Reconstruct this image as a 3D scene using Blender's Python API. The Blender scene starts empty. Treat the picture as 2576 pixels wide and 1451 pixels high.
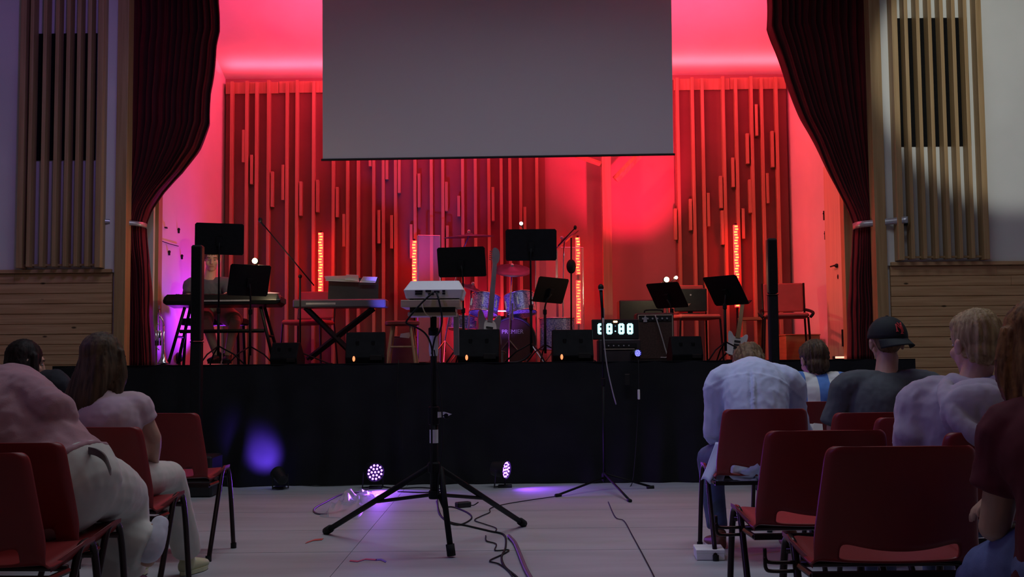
import bpy, bmesh, math, random
from mathutils import Vector, Matrix, noise
random.seed(7)
SC = bpy.context.scene
COL = SC.collection
PI = math.pi
R = math.radians
# ------------------------------------------------------------------ camera
CAM_H = 1.04
F = 2800.0
PITCH = math.atan(184.5 / F)
ROLL = R(0.5)
CX, CY = 1288.0, 725.5
_f = Vector((0, math.cos(PITCH), math.sin(PITCH)))
_u0 = Vector((0, -math.sin(PITCH), math.cos(PITCH)))
_r0 = Vector((1, 0, 0))
_r = _r0 * math.cos(ROLL) - _u0 * math.sin(ROLL)
_u = _r0 * math.sin(ROLL) + _u0 * math.cos(ROLL)
CAMP = Vector((0, 0, CAM_H))
cam_d = bpy.data.cameras.new('camera')
cam_d.sensor_width = 36.0
cam_d.lens = 36.0 * F / 2576.0
cam_d.clip_start = 0.05
cam_d.clip_end = 100
cam = bpy.data.objects.new('camera', cam_d)
COL.objects.link(cam)
cam.matrix_world = Matrix(((_r.x, _u.x, -_f.x, CAMP.x), (_r.y, _u.y, -_f.y, CAMP.y), (_r.z, _u.z, -_f.z, CAMP.z), (0, 0, 0, 1)))
SC.camera = cam


def W(px, py, Y):
    """photo pixel at a known real depth Y -> world point"""
    d = _f + _r * ((px - CX) / F) + _u * ((CY - py) / F)
    return CAMP + d * (Y / d.y)


def G(px, py, z=0.0):
    """photo pixel -> point on a horizontal surface at height z"""
    d = _f + _r * ((px - CX) / F) + _u * ((CY - py) / F)
    return CAMP + d * ((z - CAM_H) / d.z)


# ------------------------------------------------------------------ view and world
SC.view_settings.view_transform = 'Standard'
SC.view_settings.look = 'None'
SC.view_settings.gamma = 1.0
SC.view_settings.exposure = 0.0
SC.view_settings.use_curve_mapping = False
wd = bpy.data.worlds.new('World')
SC.world = wd
wd.use_nodes = True
wd.node_tree.nodes['Background'].inputs[0].default_value = (0.30, 0.32, 0.42, 1)
wd.node_tree.nodes['Background'].inputs[1].default_value = 0.02


def aim(o, target):
    d = Vector(target) - o.location
    o.rotation_euler = d.to_track_quat('-Z', 'Y').to_euler()


def area(name, loc, target, sx, sy, col, power, spread=180):
    l = bpy.data.lights.new(name, 'AREA')
    l.shape = 'RECTANGLE'
    l.size, l.size_y = sx, sy
    l.color = col
    l.energy = power
    l.spread = R(spread)
    o = bpy.data.objects.new(name, l)
    COL.objects.link(o)
    o.location = loc
    aim(o, target)
    return o


def spot(name, loc, target, col, power, size, blend=0.4, rad=0.05):
    l = bpy.data.lights.new(name, 'SPOT')
    l.color = col
    l.energy = power
    l.spot_size = R(size)
    l.spot_blend = blend
    l.shadow_soft_size = rad
    o = bpy.data.objects.new(name, l)
    COL.objects.link(o)
    o.location = loc
    aim(o, target)
    return o


RED = (1.0, 0.045, 0.045)
PINK = (1.0, 0.035, 0.16)
VIO = (0.32, 0.07, 1.0)
BLU = (0.10, 0.06, 1.0)
STG = 1.03          # stage floor height
Y_FRONT = 9.65      # stage front
Y_PRO = 10.30       # proscenium wall face
Y_BACK = 12.95      # stage back wall
XL, XR = -3.36, 3.24  # stage side walls
# house lights: dim rows on the hall ceiling
area('house_light_front', (0.4, 6.6, 6.3), (0.4, 6.9, 0), 5.0, 0.8, (0.78, 0.88, 1.0), 64, 135)
area('house_light_rear', (0.6, 2.6, 6.3), (0.6, 3.2, 0), 5.0, 0.8, (1.0, 0.86, 0.90), 15, 140)
# the beam over the right hand wall
spot('wall_beam', (2.6, 4.5, 5.6), W(2500, 190, Y_PRO), (0.95, 1.0, 0.90), 520, 22, 0.35, 0.05)
# violet washes in the hall: at the left hand wall and across the audience from the left
spot('violet_wash_hall', (-2.2, 6.2, 5.6), W(-120, 260, Y_PRO), (0.42, 0.22, 1.0), 105, 62, 1.0, 0.2)
spot('violet_side', (-5.6, 3.6, 4.6), (1.7, 5.4, 0.85), (0.30, 0.22, 1.0), 230, 40, 0.8, 0.12)
# stage: red uplights behind the batten panels, then two added fill washes
area('uplight_west', (-2.30, 12.68, 4.40), (-2.30, 12.70, 5.5), 2.0, 0.10, (1.0, 0.06, 0.11), 8)
area('uplight_east', (2.45, 12.68, 4.40), (2.45, 12.70, 5.5), 1.6, 0.10, (1.0, 0.06, 0.09), 6.5)
area('added_ceiling_fill', (0.2, 11.25, 4.25), (0.2, 12.0, 5.0), 5.6, 0.15, (1.0, 0.045, 0.12), 100)  # added soft red fill behind the screen, brightens the sloping ceiling
area('added_wall_fill', (0.1, 11.30, 4.10), (0.1, 12.95, 2.4), 5.6, 0.15, (1.0, 0.012, 0.03), 13, 150)  # added red fill with no fixture, evens out the back wall
# stage: red heads up behind the projection screen
spot('red_head_west', (0.9, 11.3, 4.8), (XL, 12.2, 3.9), (1.0, 0.045, 0.22), 210, 58, 0.9, 0.08)
spot('red_head_east', (-0.6, 11.3, 4.8), (XR, 11.9, 2.6), (1.0, 0.10, 0.10), 330, 70, 0.9, 0.08)
spot('red_head_middle', (1.75, 11.35, 2.0), W(1566, 415, Y_BACK), (1.0, 0.018, 0.085), 560, 54, 1.0, 0.05)
spot('red_head_battens_west', (-0.2, 11.2, 4.4), W(800, 420, Y_BACK), RED, 46, 95, 0.8, 0.08)
spot('red_head_battens_east', (0.9, 11.2, 4.4), W(1850, 420, Y_BACK), RED, 30, 70, 0.8, 0.08)
spot('violet_head_west', (-3.02, 11.95, 1.22), (-3.44, 11.25, 2.0), (0.40, 0.03, 1.0), 80, 120, 0.9, 0.05)
# ------------------------------------------------------------------ materials
MATS = {}


def mat(name, col, rough=0.6, metal=0.0, noise_amt=0.0, noise_scale=8.0, stretch=(1, 1, 1), bump=0.0, bump_scale=60.0,
        emit=None, estr=0.0, spec=0.5, sheen=0.0, trans=0.0, ior=1.45, alpha=1.0, col2=None, knots=False):
    if name in MATS:
        return MATS[name]
    m = bpy.data.materials.new(name)
    m.use_nodes = True
    nt = m.node_tree
    b = nt.nodes['Principled BSDF']
    b.inputs['Base Color'].default_value = (*col, 1)
    b.inputs['Roughness'].default_value = rough
    b.inputs['Metallic'].default_value = metal
    b.inputs['Specular IOR Level'].default_value = spec
    b.inputs['IOR'].default_value = ior
    if sheen:
        b.inputs['Sheen Weight'].default_value = sheen
    if trans:
        b.inputs['Transmission Weight'].default_value = trans
    if alpha < 1:
        b.inputs['Alpha'].default_value = alpha
    if emit:
        b.inputs['Emission Color'].default_value = (*emit, 1)
        b.inputs['Emission Strength'].default_value = estr
    if noise_amt > 0 or col2 or bump > 0 or knots:
        tc = nt.nodes.new('ShaderNodeTexCoord')
        mp = nt.nodes.new('ShaderNodeMapping')
        mp.inputs['Scale'].default_value = stretch
        nt.links.new(tc.outputs['Object'], mp.inputs['Vector'])
        if noise_amt > 0 or col2:
            n = nt.nodes.new('ShaderNodeTexNoise')
            n.inputs['Scale'].default_value = noise_scale
            n.inputs['Detail'].default_value = 5
            nt.links.new(mp.outputs['Vector'], n.inputs['Vector'])
            r = nt.nodes.new('ShaderNodeValToRGB')
            c2 = col2 if col2 else tuple(max(0, c * (1 - noise_amt)) for c in col)
            c1 = col if col2 else tuple(min(1, c * (1 + noise_amt)) for c in col)
            r.color_ramp.elements[0].position = 0.34
            r.color_ramp.elements[1].position = 0.66
            r.color_ramp.elements[0].color = (*c2, 1)
            r.color_ramp.elements[1].color = (*c1, 1)
            nt.links.new(n.outputs['Fac'], r.inputs['Fac'])
            out = r.outputs['Color']
            if knots:
                v = nt.nodes.new('ShaderNodeTexVoronoi')
                v.inputs['Scale'].default_value = 3.2
                mp2 = nt.nodes.new('ShaderNodeMapping')
                mp2.inputs['Scale'].default_value = (0.9, 1.0, 2.2)
                nt.links.new(tc.outputs['Object'], mp2.inputs['Vector'])
                nt.links.new(mp2.outputs['Vector'], v.inputs['Vector'])
                rk = nt.nodes.new('ShaderNodeValToRGB')
                rk.color_ramp.elements[0].position = 0.045
                rk.color_ramp.elements[1].position = 0.085
                rk.color_ramp.elements[0].color = (0.16, 0.14, 0.12, 1)
                rk.color_ramp.elements[1].color = (1, 1, 1, 1)
                nt.links.new(v.outputs['Distance'], rk.inputs['Fac'])
                mx = nt.nodes.new('ShaderNodeMix')
                mx.data_type = 'RGBA'
                mx.blend_type = 'MULTIPLY'
                mx.inputs[0].default_value = 1.0
                nt.links.new(out, mx.inputs[6])
                nt.links.new(rk.outputs['Color'], mx.inputs[7])
                out = mx.outputs[2]
            nt.links.new(out, b.inputs['Base Color'])
        if bump > 0:
            n2 = nt.nodes.new('ShaderNodeTexNoise')
            n2.inputs['Scale'].default_value = bump_scale
            n2.inputs['Detail'].default_value = 3
            nt.links.new(mp.outputs['Vector'], n2.inputs['Vector'])
            bp = nt.nodes.new('ShaderNodeBump')
            bp.inputs['Strength'].default_value = bump
            bp.inputs['Distance'].default_value = 0.01
            nt.links.new(n2.outputs['Fac'], bp.inputs['Height'])
            nt.links.new(bp.outputs['Normal'], b.inputs['Normal'])
    MATS[name] = m
    return m


PLASTER = mat('white_plaster', (0.72, 0.71, 0.70), 0.85, noise_amt=0.05, noise_scale=1.5, bump=0.08, bump_scale=30)
STAGE_WALL = mat('stage_wall_paint', (0.74, 0.70, 0.66), 0.8, noise_amt=0.04, noise_scale=2.0)
FLOORM = mat('grey_floor_sheet', (0.37, 0.385, 0.41), 0.62, noise_amt=0.10, noise_scale=1.6, stretch=(0.5, 2.4, 1), bump=0.10, bump_scale=7)
PINE = mat('knotty_pine', (0.60, 0.38, 0.20), 0.55, col2=(0.45, 0.26, 0.12), noise_scale=3.0, stretch=(0.6, 1, 14), knots=True)
PINE_V = mat('pine_upright', (0.46, 0.30, 0.15), 0.5, col2=(0.36, 0.22, 0.10), noise_scale=3.0, stretch=(12, 12, 0.5))
BATTEN = mat('batten_wood', (0.50, 0.30, 0.18), 0.45, col2=(0.40, 0.22, 0.12), noise_scale=3.0, stretch=(10, 10, 0.5))
BOARD = mat('dark_backing_board', (0.20, 0.085, 0.07), 0.7, noise_amt=0.12, noise_scale=1.4)
VELVET = mat('crimson_velvet', (0.14, 0.009, 0.016), 0.85, spec=0.2, sheen=0.08, noise_amt=0.12, noise_scale=5)
BLACKCLOTH = mat('black_cloth', (0.011, 0.011, 0.013), 0.85, noise_amt=0.2, noise_scale=3, spec=0.2)
SCREEN = mat('projection_screen_fabric', (0.80, 0.71, 0.79), 0.8, noise_amt=0.015, noise_scale=0.6)
BLACK = mat('black_paint', (0.012, 0.012, 0.014), 0.45, noise_amt=0.2, noise_scale=20)
BLACKM = mat('black_powder_coat', (0.006, 0.006, 0.008), 0.6, spec=0.25, noise_amt=0.2, noise_scale=30)
GRILLE = mat('black_grille_cloth', (0.008, 0.008, 0.009), 0.9, noise_amt=0.2, noise_scale=60, spec=0.1)
CHROME = mat('chrome', (0.75, 0.75, 0.78), 0.18, 1.0, noise_amt=0.03, noise_scale=9)
SILVER = mat('silver_band', (0.55, 0.55, 0.60), 0.35, 0.6, noise_amt=0.1, noise_scale=30)
REDP = mat('red_plastic', (0.23, 0.018, 0.018), 0.42, noise_amt=0.06, noise_scale=4, bump=0.03, bump_scale=300)
TUBE = mat('dark_steel_tube', (0.035, 0.022, 0.022), 0.3, 0.7, noise_amt=0.1, noise_scale=20)
WHITEP = mat('white_plastic', (0.78, 0.78, 0.76), 0.4, noise_amt=0.03, noise_scale=6)
PAPER = mat('white_paper', (0.85, 0.85, 0.84), 0.8, noise_amt=0.03, noise_scale=12)
PLY = mat('light_plywood', (0.62, 0.50, 0.34), 0.55, col2=(0.54, 0.42, 0.27), noise_scale=4, stretch=(1, 1, 16))
TAPE = mat('white_tape', (0.75, 0.75, 0.78), 0.5, noise_amt=0.08, noise_scale=30)
RUBBER = mat('black_rubber', (0.008, 0.008, 0.008), 0.8, noise_amt=0.2, noise_scale=40)
GLASSM = mat('acrylic_sheet', (0.95, 0.95, 0.97), 0.05, trans=0.0, alpha=0.16, spec=0.6, noise_amt=0.02, noise_scale=3)
SKIN = mat('skin', (0.55, 0.33, 0.24), 0.5, noise_amt=0.06, noise_scale=14)


# ------------------------------------------------------------------ mesh builder
class MB:
    def __init__(s):
        s.v = []
        s.f = []

    def add(s, vs, fs):
        o = len(s.v)
        s.v += [tuple(v) for v in vs]
        s.f += [tuple(i + o for i in f) for f in fs]
        return s

    def box(s, c, size, rot=None):
        c = Vector(c)
        h = Vector(size) * 0.5
        vs = []
        for x in (-1, 1):
            for y in (-1, 1):
                for z in (-1, 1):
                    p = Vector((x * h.x, y * h.y, z * h.z))
                    if rot is not None:
                        p = rot @ p
                    vs.append(c + p)
        return s.add(vs, [(0, 1, 3, 2), (4, 6, 7, 5), (0, 4, 5, 1), (2, 3, 7, 6), (0, 2, 6, 4), (1, 5, 7, 3)])

    def bx(s, x0, x1, y0, y1, z0, z1):
        return s.box(((x0 + x1) / 2, (y0 + y1) / 2, (z0 + z1) / 2), (abs(x1 - x0), abs(y1 - y0), abs(z1 - z0)))

    def cbox(s, c, size, ch, rot=None):
        """box with chamfered vertical-plane edges on all 12 sides"""
        c = Vector(c)
        hx, hy, hz = (k * 0.5 for k in size)
        vs = []
        for sx in (-1, 1):
            for sy in (-1, 1):
                for sz in (-1, 1):
                    for a in ((hx, hy - ch, hz - ch), (hx - ch, hy, hz - ch), (hx - ch, hy - ch, hz)):
                        p = Vector((sx * a[0], sy * a[1], sz * a[2]))
                        if rot is not None:
                            p = rot @ p
                        vs.append(c + p)
        bm = bmesh.new()
        for v in vs:
            bm.verts.new(v)
        r = bmesh.ops.convex_hull(bm, input=bm.verts[:])
        bm.verts.index_update()
        out = [tuple(v.co) for v in bm.verts]
        fs = [tuple(v.index for v in f.verts) for f in bm.faces]
        bm.free()
        return s.add(out, fs)

    def hull(s, pts):
        bm = bmesh.new()
        for v in pts:
            bm.verts.new(v)
        bmesh.ops.convex_hull(bm, input=bm.verts[:])
        bm.verts.index_update()
        out = [tuple(v.co) for v in bm.verts]
        fs = [tuple(v.index for v in f.verts) for f in bm.faces]
        bm.free()
        return s.add(out, fs)

    def rings(s, rings, cap=True, closed=False):
        n = len(rings[0])
        vs = [p for r in rings for p in r]
        fs = []
        m = len(rings)
        for i in range(m - 1 if not closed else m):
            a = i * n
            b = ((i + 1) % m) * n
            for j in range(n):
                k = (j + 1) % n
                fs.append((a + j, a + k, b + k, b + j))
        if cap and not closed:
            fs.append(tuple(reversed(range(n))))
            fs.append(tuple((m - 1) * n + j for j in range(n)))
        return s.add(vs, fs)

    def tube(s, pts, r, n=8, cap=True, closed=False):
        pts = [Vector(p) for p in pts]
        m = len(pts)
        rr = r if isinstance(r, (list, tuple)) else [r] * m
        rings = []
        prev = None
        for i, p in enumerate(pts):
            if closed:
                t = pts[(i + 1) % m] - pts[i - 1]
            elif i == 0:
                t = pts[1] - p
            elif i == m - 1:
                t = p - pts[i - 1]
            else:
                t = (pts[i + 1] - p).normalized() + (p - pts[i - 1]).normalized()
            if t.length < 1e-9:
                t = Vector((0, 0, 1))
            t.normalize()
            if prev is None:
                a = Vector((0, 0, 1)) if abs(t.z) < 0.9 else Vector((1, 0, 0))
                nx = t.cross(a).normalized()
            else:
                nx = (prev - t * prev.dot(t))
                if nx.length < 1e-6:
                    nx = t.orthogonal()
                nx.normalize()
            prev = nx
            ny = t.cross(nx)
            rings.append([p + (nx * math.cos(2 * PI * k / n) + ny * math.sin(2 * PI * k / n)) * rr[i] for k in range(n)])
        return s.rings(rings, cap, closed)

    def lathe(s, prof, n=20, M=None, cap=True):
        """prof: list of (radius, z) along local z; M placement matrix"""
        M = M or Matrix()
        rings = [[M @ Vector((r * math.cos(2 * PI * k / n), r * math.sin(2 * PI * k / n), z)) for k in range(n)] for r, z in prof]
        return s.rings(rings, cap)

    def ball(s, c, r, n=12, m=8, M=None):
        c = Vector(c)
        rad = Vector(r) if isinstance(r, (tuple, list, Vector)) else Vector((r, r, r))
        rings = []
        for i in range(m + 1):
            a = PI * (i + 0.02) / (m + 0.04)
            ring = []
            for k in range(n):
                p = Vector((rad.x * math.sin(a) * math.cos(2 * PI * k / n), rad.y * math.sin(a) * math.sin(2 * PI * k / n), -rad.z * math.cos(a)))
                if M is not None:
                    p = M @ p
                ring.append(c + p)
            rings.append(ring)
        return s.rings(rings, True)

    def poly(s, pts, d):
        """extrude polygon (list of 3D points) along vector d"""
        d = Vector(d)
        n = len(pts)
        a = [Vector(p) for p in pts]
        b = [p + d for p in a]
        fs = [tuple(reversed(range(n))), tuple(range(n, 2 * n))]
        for i in range(n):
            j = (i + 1) % n
            fs.append((i, j, n + j, n + i))
        return s.add(a + b, fs)

    def mesh(s, name):
        me = bpy.data.meshes.new(name)
        me.from_pydata(s.v, [], s.f)
        bm = bmesh.new()
        bm.from_mesh(me)
        bmesh.ops.recalc_face_normals(bm, faces=bm.faces[:])
        bm.to_mesh(me)
        bm.free()
        return me

    def build(s, name, m, parent=None, smooth=False, bevel=0.0, kind=None):
        me = s.mesh(name)
        return link(name, me, m, parent, smooth, bevel, kind)


def link(name, me, m, parent=None, smooth=False, bevel=0.0, kind=None):
    o = bpy.data.objects.new(name, me)
    COL.objects.link(o)
    if m is not None:
        me.materials.clear()
        me.materials.append(m)
    if parent is not None:
        o.parent = parent
    if smooth:
        for p in me.polygons:
            p.use_smooth = True
        if smooth == 'auto':
            try:
                me.set_sharp_from_angle(angle=R(35))
            except Exception:
                pass
    if bevel > 0:
        b = o.modifiers.new('bevel', 'BEVEL')
        b.width = bevel
        b.segments = 2
        b.limit_method = 'ANGLE'
    if kind:
        o['kind'] = kind
    return o


def tag(o, label, cat, group=None):
    o['label'] = label
    o['category'] = cat
    if group:
        o['group'] = group
    return o


def thing(name, label, cat, loc=(0, 0, 0), rotz=0.0, group=None):
    o = bpy.data.objects.new(name, None)
    o.empty_display_size = 0.1
    COL.objects.link(o)
    o.location = loc
    o.rotation_euler = (0, 0, rotz)
    tag(o, label, cat, group)
    return o


def struct(o, label=None):
    o['kind'] = 'structure'
    if label:
        o['label'] = label
    return o


def dup(root, loc, rotz, label, group=None, sub=True):
    def cp(o, parent):
        c = o.copy()
        COL.objects.link(c)
        c.parent = parent
        return c
    r = cp(root, None)
    r.location = loc
    r.rotation_euler = (0, 0, rotz)
    r['label'] = label
    if group:
        r['group'] = group
    for ch in list(root.children):
        c = cp(ch, r)
        for g in list(ch.children):
            cp(g, c)
    return r


def catmull(pts, k=6):
    pts = [Vector(p) for p in pts]
    if len(pts) < 3:
        return pts
    out = []
    P = [pts[0] * 2 - pts[1]] + pts + [pts[-1] * 2 - pts[-2]]
    for i in range(1, len(P) - 2):
        p0, p1, p2, p3 = P[i - 1:i + 3]
        for j in range(k):
            t = j / k
            out.append(0.5 * ((2 * p1) + (p2 - p0) * t + (2 * p0 - 5 * p1 + 4 * p2 - p3) * t * t + (3 * p1 - p0 - 3 * p2 + p3) * t ** 3))
    out.append(pts[-1])
    return out


def interp(tab, x):
    """piecewise linear table [(x,y)..]"""
    if x <= tab[0][0]:
        return tab[0][1]
    for (a, b), (c, d) in zip(tab, tab[1:]):
        if x <= c:
            return b + (d - b) * (x - a) / (c - a)
    return tab[-1][1]


def text_mesh(name, body, size, m, parent, loc, rot, extrude=0.001, align='CENTER', shear=0.0, sx=1.0):
    cu = bpy.data.curves.new(name, 'FONT')
    cu.body = body
    cu.size = size
    cu.extrude = extrude
    cu.align_x = align
    cu.align_y = 'CENTER'
    cu.shear = shear
    o = bpy.data.objects.new(name + '_tmp', cu)
    COL.objects.link(o)
    dg = bpy.context.evaluated_depsgraph_get()
    me = bpy.data.meshes.new_from_object(o.evaluated_get(dg))
    bpy.data.objects.remove(o)
    r = link(name, me, m, parent)
    r.location = loc
    r.rotation_euler = rot
    r.scale = (sx, 1, 1)
    return r
# ------------------------------------------------------------------ the room
WZ = W(1288, 668, Y_PRO).z                       # top of the pine wainscot
XO_L = W(322, 400, Y_PRO).x                      # proscenium opening
XO_R = W(2196, 400, Y_PRO).x
HX = 6.6
SEAM = mat('dark_seam', (0.12, 0.11, 0.12), 0.8, noise_amt=0.2, noise_scale=4)
fl = struct(MB().bx(-HX, HX, -4.0, 13.3, -0.12, -0.004).build('floor', SEAM), 'pale grey sheet floor of the hall')
ys = [-4.0, 1.2, 4.72, 6.24, 7.05, 7.9, 9.0, 13.3]
for a, b in zip(ys, ys[1:]):
    for xa, xb in ((-HX, -0.9), (-0.9, 2.1), (2.1, HX)):
        MB().bx(xa, xb - 0.003, a, b - 0.007, -0.004, 0.0).build('floor_sheet', FLOORM, fl)
struct(MB().bx(-HX, HX, -4.0, Y_PRO, 6.5, 6.6).build('ceiling', PLASTER))
struct(MB().bx(-HX - 0.2, -HX, -4.0, Y_PRO + 0.2, -0.1, 6.6).build('wall_left', PLASTER))
struct(MB().bx(HX, HX + 0.2, -4.0, Y_PRO + 0.2, -0.1, 6.6).build('wall_right', PLASTER))
struct(MB().bx(-HX, HX, -4.2, -4.0, -0.1, 6.6).build('wall_rear', PLASTER))
for nm, x0, x1 in (('wall_front_left', -HX, XO_L - 0.02), ('wall_front_right', XO_R + 0.02, HX)):
    struct(MB().bx(x0, x1, Y_PRO, Y_PRO + 0.11, WZ - 0.03, 6.5).bx(x0, x1, Y_PRO + 0.03, Y_PRO + 0.11, 0, WZ - 0.03).build(nm, PLASTER))
struct(MB().bx(XO_L - 0.02, XO_R + 0.02, Y_PRO, Y_PRO + 0.11, 5.3, 6.5).build('wall_front_header', PLASTER))

# pine wainscot, plank by plank
for i, (x0, x1) in enumerate(((-HX, XO_L - 0.13), (XO_R + 0.13, HX))):
    w = bpy.data.objects.new('trim_%d' % (i + 1), None)
    COL.objects.link(w)
    struct(w, ('knotty pine wainscot left of the stage', 'knotty pine wainscot right of the stage')[i])
    ph = 0.0945
    k = 0
    z = WZ - 0.035
    while z > 0.02:
        z0 = max(0.0, z - ph)
        # butt joints along each course
        rnd = random.Random(k * 7 + i)
        cuts = [x0]
        x = x0 + rnd.uniform(0.8, 2.2)
        while x < x1 - 0.5:
            cuts.append(x)
            x += rnd.uniform(1.4, 2.6)
        cuts.append(x1)
        for a, b in zip(cuts, cuts[1:]):
            dy = rnd.uniform(0, 0.003)
            m = MB()
            xs = (a + 0.001, b - 0.001)
            pr = [(Y_PRO + 0.03, z0 + 0.001), (Y_PRO + 0.008 - dy, z0 + 0.001), (Y_PRO - dy, z0 + 0.007), (Y_PRO - dy, z - 0.006), (Y_PRO + 0.008 - dy, z - 0.001), (Y_PRO + 0.03, z - 0.001)]
            m.poly([(xs[0], p[0], p[1]) for p in pr], (xs[1] - xs[0], 0, 0))
            m.build('plank', PINE, w)
        z = z0
        k += 1
    MB().bx(x0, x1, Y_PRO - 0.035, Y_PRO + 0.03, WZ - 0.034, WZ).build('cap_rail', PINE, w, bevel=0.004)

# proscenium posts
for i, (pa, pb) in enumerate(((294, 322), (2194, 2222))):
    xa, xb = W(pa, 400, Y_PRO).x, W(pb, 400, Y_PRO).x
    struct(MB().bx(xa, xb, Y_PRO - 0.03, Y_PRO + 0.115, 0.0, 6.4).build('trim_%d' % (i + 3), PINE_V, bevel=0.004), ('pine post left of the stage opening', 'pine post right of the stage opening')[i])
xa, xb = W(372, 800, 10.86).x, W(398, 800, 10.86).x
struct(MB().bx(xa, xb, 10.84, 10.96, STG, 6.0).build('trim_5', PINE_V, bevel=0.004), 'inner pine jamb behind the left curtain')
xa, xb = W(2128, 800, 10.86).x, W(2150, 800, 10.86).x
struct(MB().bx(xa, xb, 10.84, 10.96, STG, 6.0).build('trim_6', PINE_V, bevel=0.004), 'inner pine jamb behind the right curtain')

# upright slat screens on the front wall with the dark openings behind
def slat_screen(label, pxs, zb_px, gr, wide):
    t = thing('slat_screen', label, 'slat screen', (W(sum(pxs) / len(pxs), 400, Y_PRO).x, Y_PRO, W(1288, zb_px, 10.2).z), 0, 'slat screens beside the stage')
    o = Vector(t.location)
    zt = 6.2
    g0, g1, gz0, gz1 = gr
    a = W(g0, (gz0 + gz1) / 2, Y_PRO).x
    b = W(g1, (gz0 + gz1) / 2, Y_PRO).x
    cxp = (g0 + g1) / 2
    z1 = W(cxp, gz0, Y_PRO).z
    z0 = W(cxp, gz1, Y_PRO).z
    MB().bx(a - o.x, b - o.x, -0.012, 0.0, z0 - o.z, z1 - o.z).build('dark_opening', GRILLE, t)
    for p in pxs:
        x = W(p, 400, 10.2).x - o.x
        w_ = 0.034
        MB().bx(x - w_ / 2, x + w_ / 2, -0.125, -0.013, 0.0, zt - o.z).build('slat', PINE_V, t, bevel=0.003)
    for p in wide:
        x = W(p, 400, 10.2).x - o.x
        MB().bx(x - 0.026, x + 0.026, -0.125, 0.0, -0.01, zt - o.z).build('edge_post', PINE_V, t, bevel=0.003)
    MB().bx(W(min(pxs + wide), 400, 10.2).x - o.x, W(max(pxs + wide), 400, 10.2).x - o.x, -0.06, -0.02, 0.012, 0.03).build('bottom_rail', PINE_V, t)
    return t


slat_screen('upright wooden slats over a dark opening left of the stage', [77, 110, 141, 169, 196, 223], 661, (82, 243, 85, 403), [55, 251])
slat_screen('upright wooden slats over a dark opening right of the stage', [2288, 2318, 2348, 2378, 2408, 2438], 660, (2259, 2437, 46, 368), [2259, 2472])

# ------------------------------------------------------------------ the stage shell
xs0, xs1 = W(133, 930, Y_FRONT).x, W(2302, 930, Y_FRONT).x
STAGEW = mat('stage_boards', (0.05, 0.035, 0.03), 0.5, noise_amt=0.2, noise_scale=3, stretch=(1, 10, 1))
struct(MB().bx(xs0 + 0.03, xs1 - 0.03, Y_FRONT + 0.06, Y_PRO - 0.04, 0, STG).bx(XO_L - 0.3, XO_R + 0.3, Y_PRO + 0.12, 13.2, 0, STG).bx(XO_L + 0.01, XO_R - 0.01, Y_PRO - 0.05, Y_PRO + 0.13, 0, STG).build('floor_stage', STAGEW), 'raised dark stage floor')
# side walls (slightly splayed), back wall, sloping ceiling
SLF, SLB = W(397, 700, 10.95).x, W(565, 500, Y_BACK).x
SRF, SRB = W(2140, 700, 10.95).x, W(1986, 500, Y_BACK).x
CZ0 = W(1288, 199, Y_BACK).z + 0.03
CSL = 0.47
def ceilz(y):
    return CZ0 + CSL * (Y_BACK - y)
def quadwall(name, p, q, t, z0, mat_):
    d = Vector((q[0] - p[0], q[1] - p[1], 0))
    nrm = Vector((d.y, -d.x, 0)).normalized() * t
    m = MB()
    a = [(p[0], p[1], z0), (q[0], q[1], z0), (q[0], q[1], ceilz(q[1])), (p[0], p[1], ceilz(p[1]))]
    m.poly(a, nrm)
    return m.build(name, mat_)
struct(quadwall('wall_stage_left', (SLB, Y_BACK), (SLF, 10.80), 0.15, STG, STAGE_WALL), 'pale plaster wall on the left side of the stage')
struct(quadwall('wall_stage_right', (SRF, 10.80), (SRB, Y_BACK), 0.15, STG, STAGE_WALL), 'pale plaster wall on the right side of the stage')
struct(MB().bx(SLB - 0.1, SRB + 0.1, Y_BACK, Y_BACK + 0.2, STG, CZ0 + 0.15).build('wall_stage_back', mat('russet_wall_paint', (0.36, 0.21, 0.19), 0.8, noise_amt=0.05, noise_scale=2)), 'plaster wall at the back of the stage')
struct(MB().poly([(-3.8, Y_BACK + 0.1, ceilz(Y_BACK + 0.1)), (3.8, Y_BACK + 0.1, ceilz(Y_BACK + 0.1)), (3.8, 10.5, ceilz(10.5)), (-3.8, 10.5, ceilz(10.5))], (0, 0, 0.12)).build('ceiling_stage', STAGE_WALL), 'sloping plaster ceiling over the stage')
# hooks and marks on the stage side walls
DARK = mat('dark_iron', (0.02, 0.018, 0.018), 0.5, 0.5, noise_amt=0.1, noise_scale=30)
def on_side(px, py, left=True):
    # ray against the side wall
    d = _f + _r * ((px - CX) / F) + _u * ((CY - py) / F)
    if left:
        p, q = Vector((SLF, 10.80, 0)), Vector((SLB, Y_BACK, 0))
    else:
        p, q = Vector((SRF, 10.80, 0)), Vector((SRB, Y_BACK, 0))
    n = Vector((q.y - p.y, -(q.x - p.x), 0))
    t = (p - CAMP).dot(n) / d.dot(n)
    pt = CAMP + d * t
    n.normalize()
    if not left:
        n = -n
    return pt + n * 0.012
hk = [(415, 573, 1, 0.05, 0.012, 'topmost small iron wall fitting beside the left curtain'), (447, 580, 1, 0.012, 0.055, 'upright iron wall fitting above the left hand piano'), (423, 636, 1, 0.012, 0.05, 'upright iron wall fitting nearest the left curtain'),
      (455, 646, 1, 0.012, 0.05, 'lowest upright iron fitting on the purple stage wall'), (2076, 542, 0, 0.012, 0.10, 'upper dark slot fitting on the right stage wall'), (2079, 592, 0, 0.012, 0.09, 'lower dark slot fitting on the right stage wall')]
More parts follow.
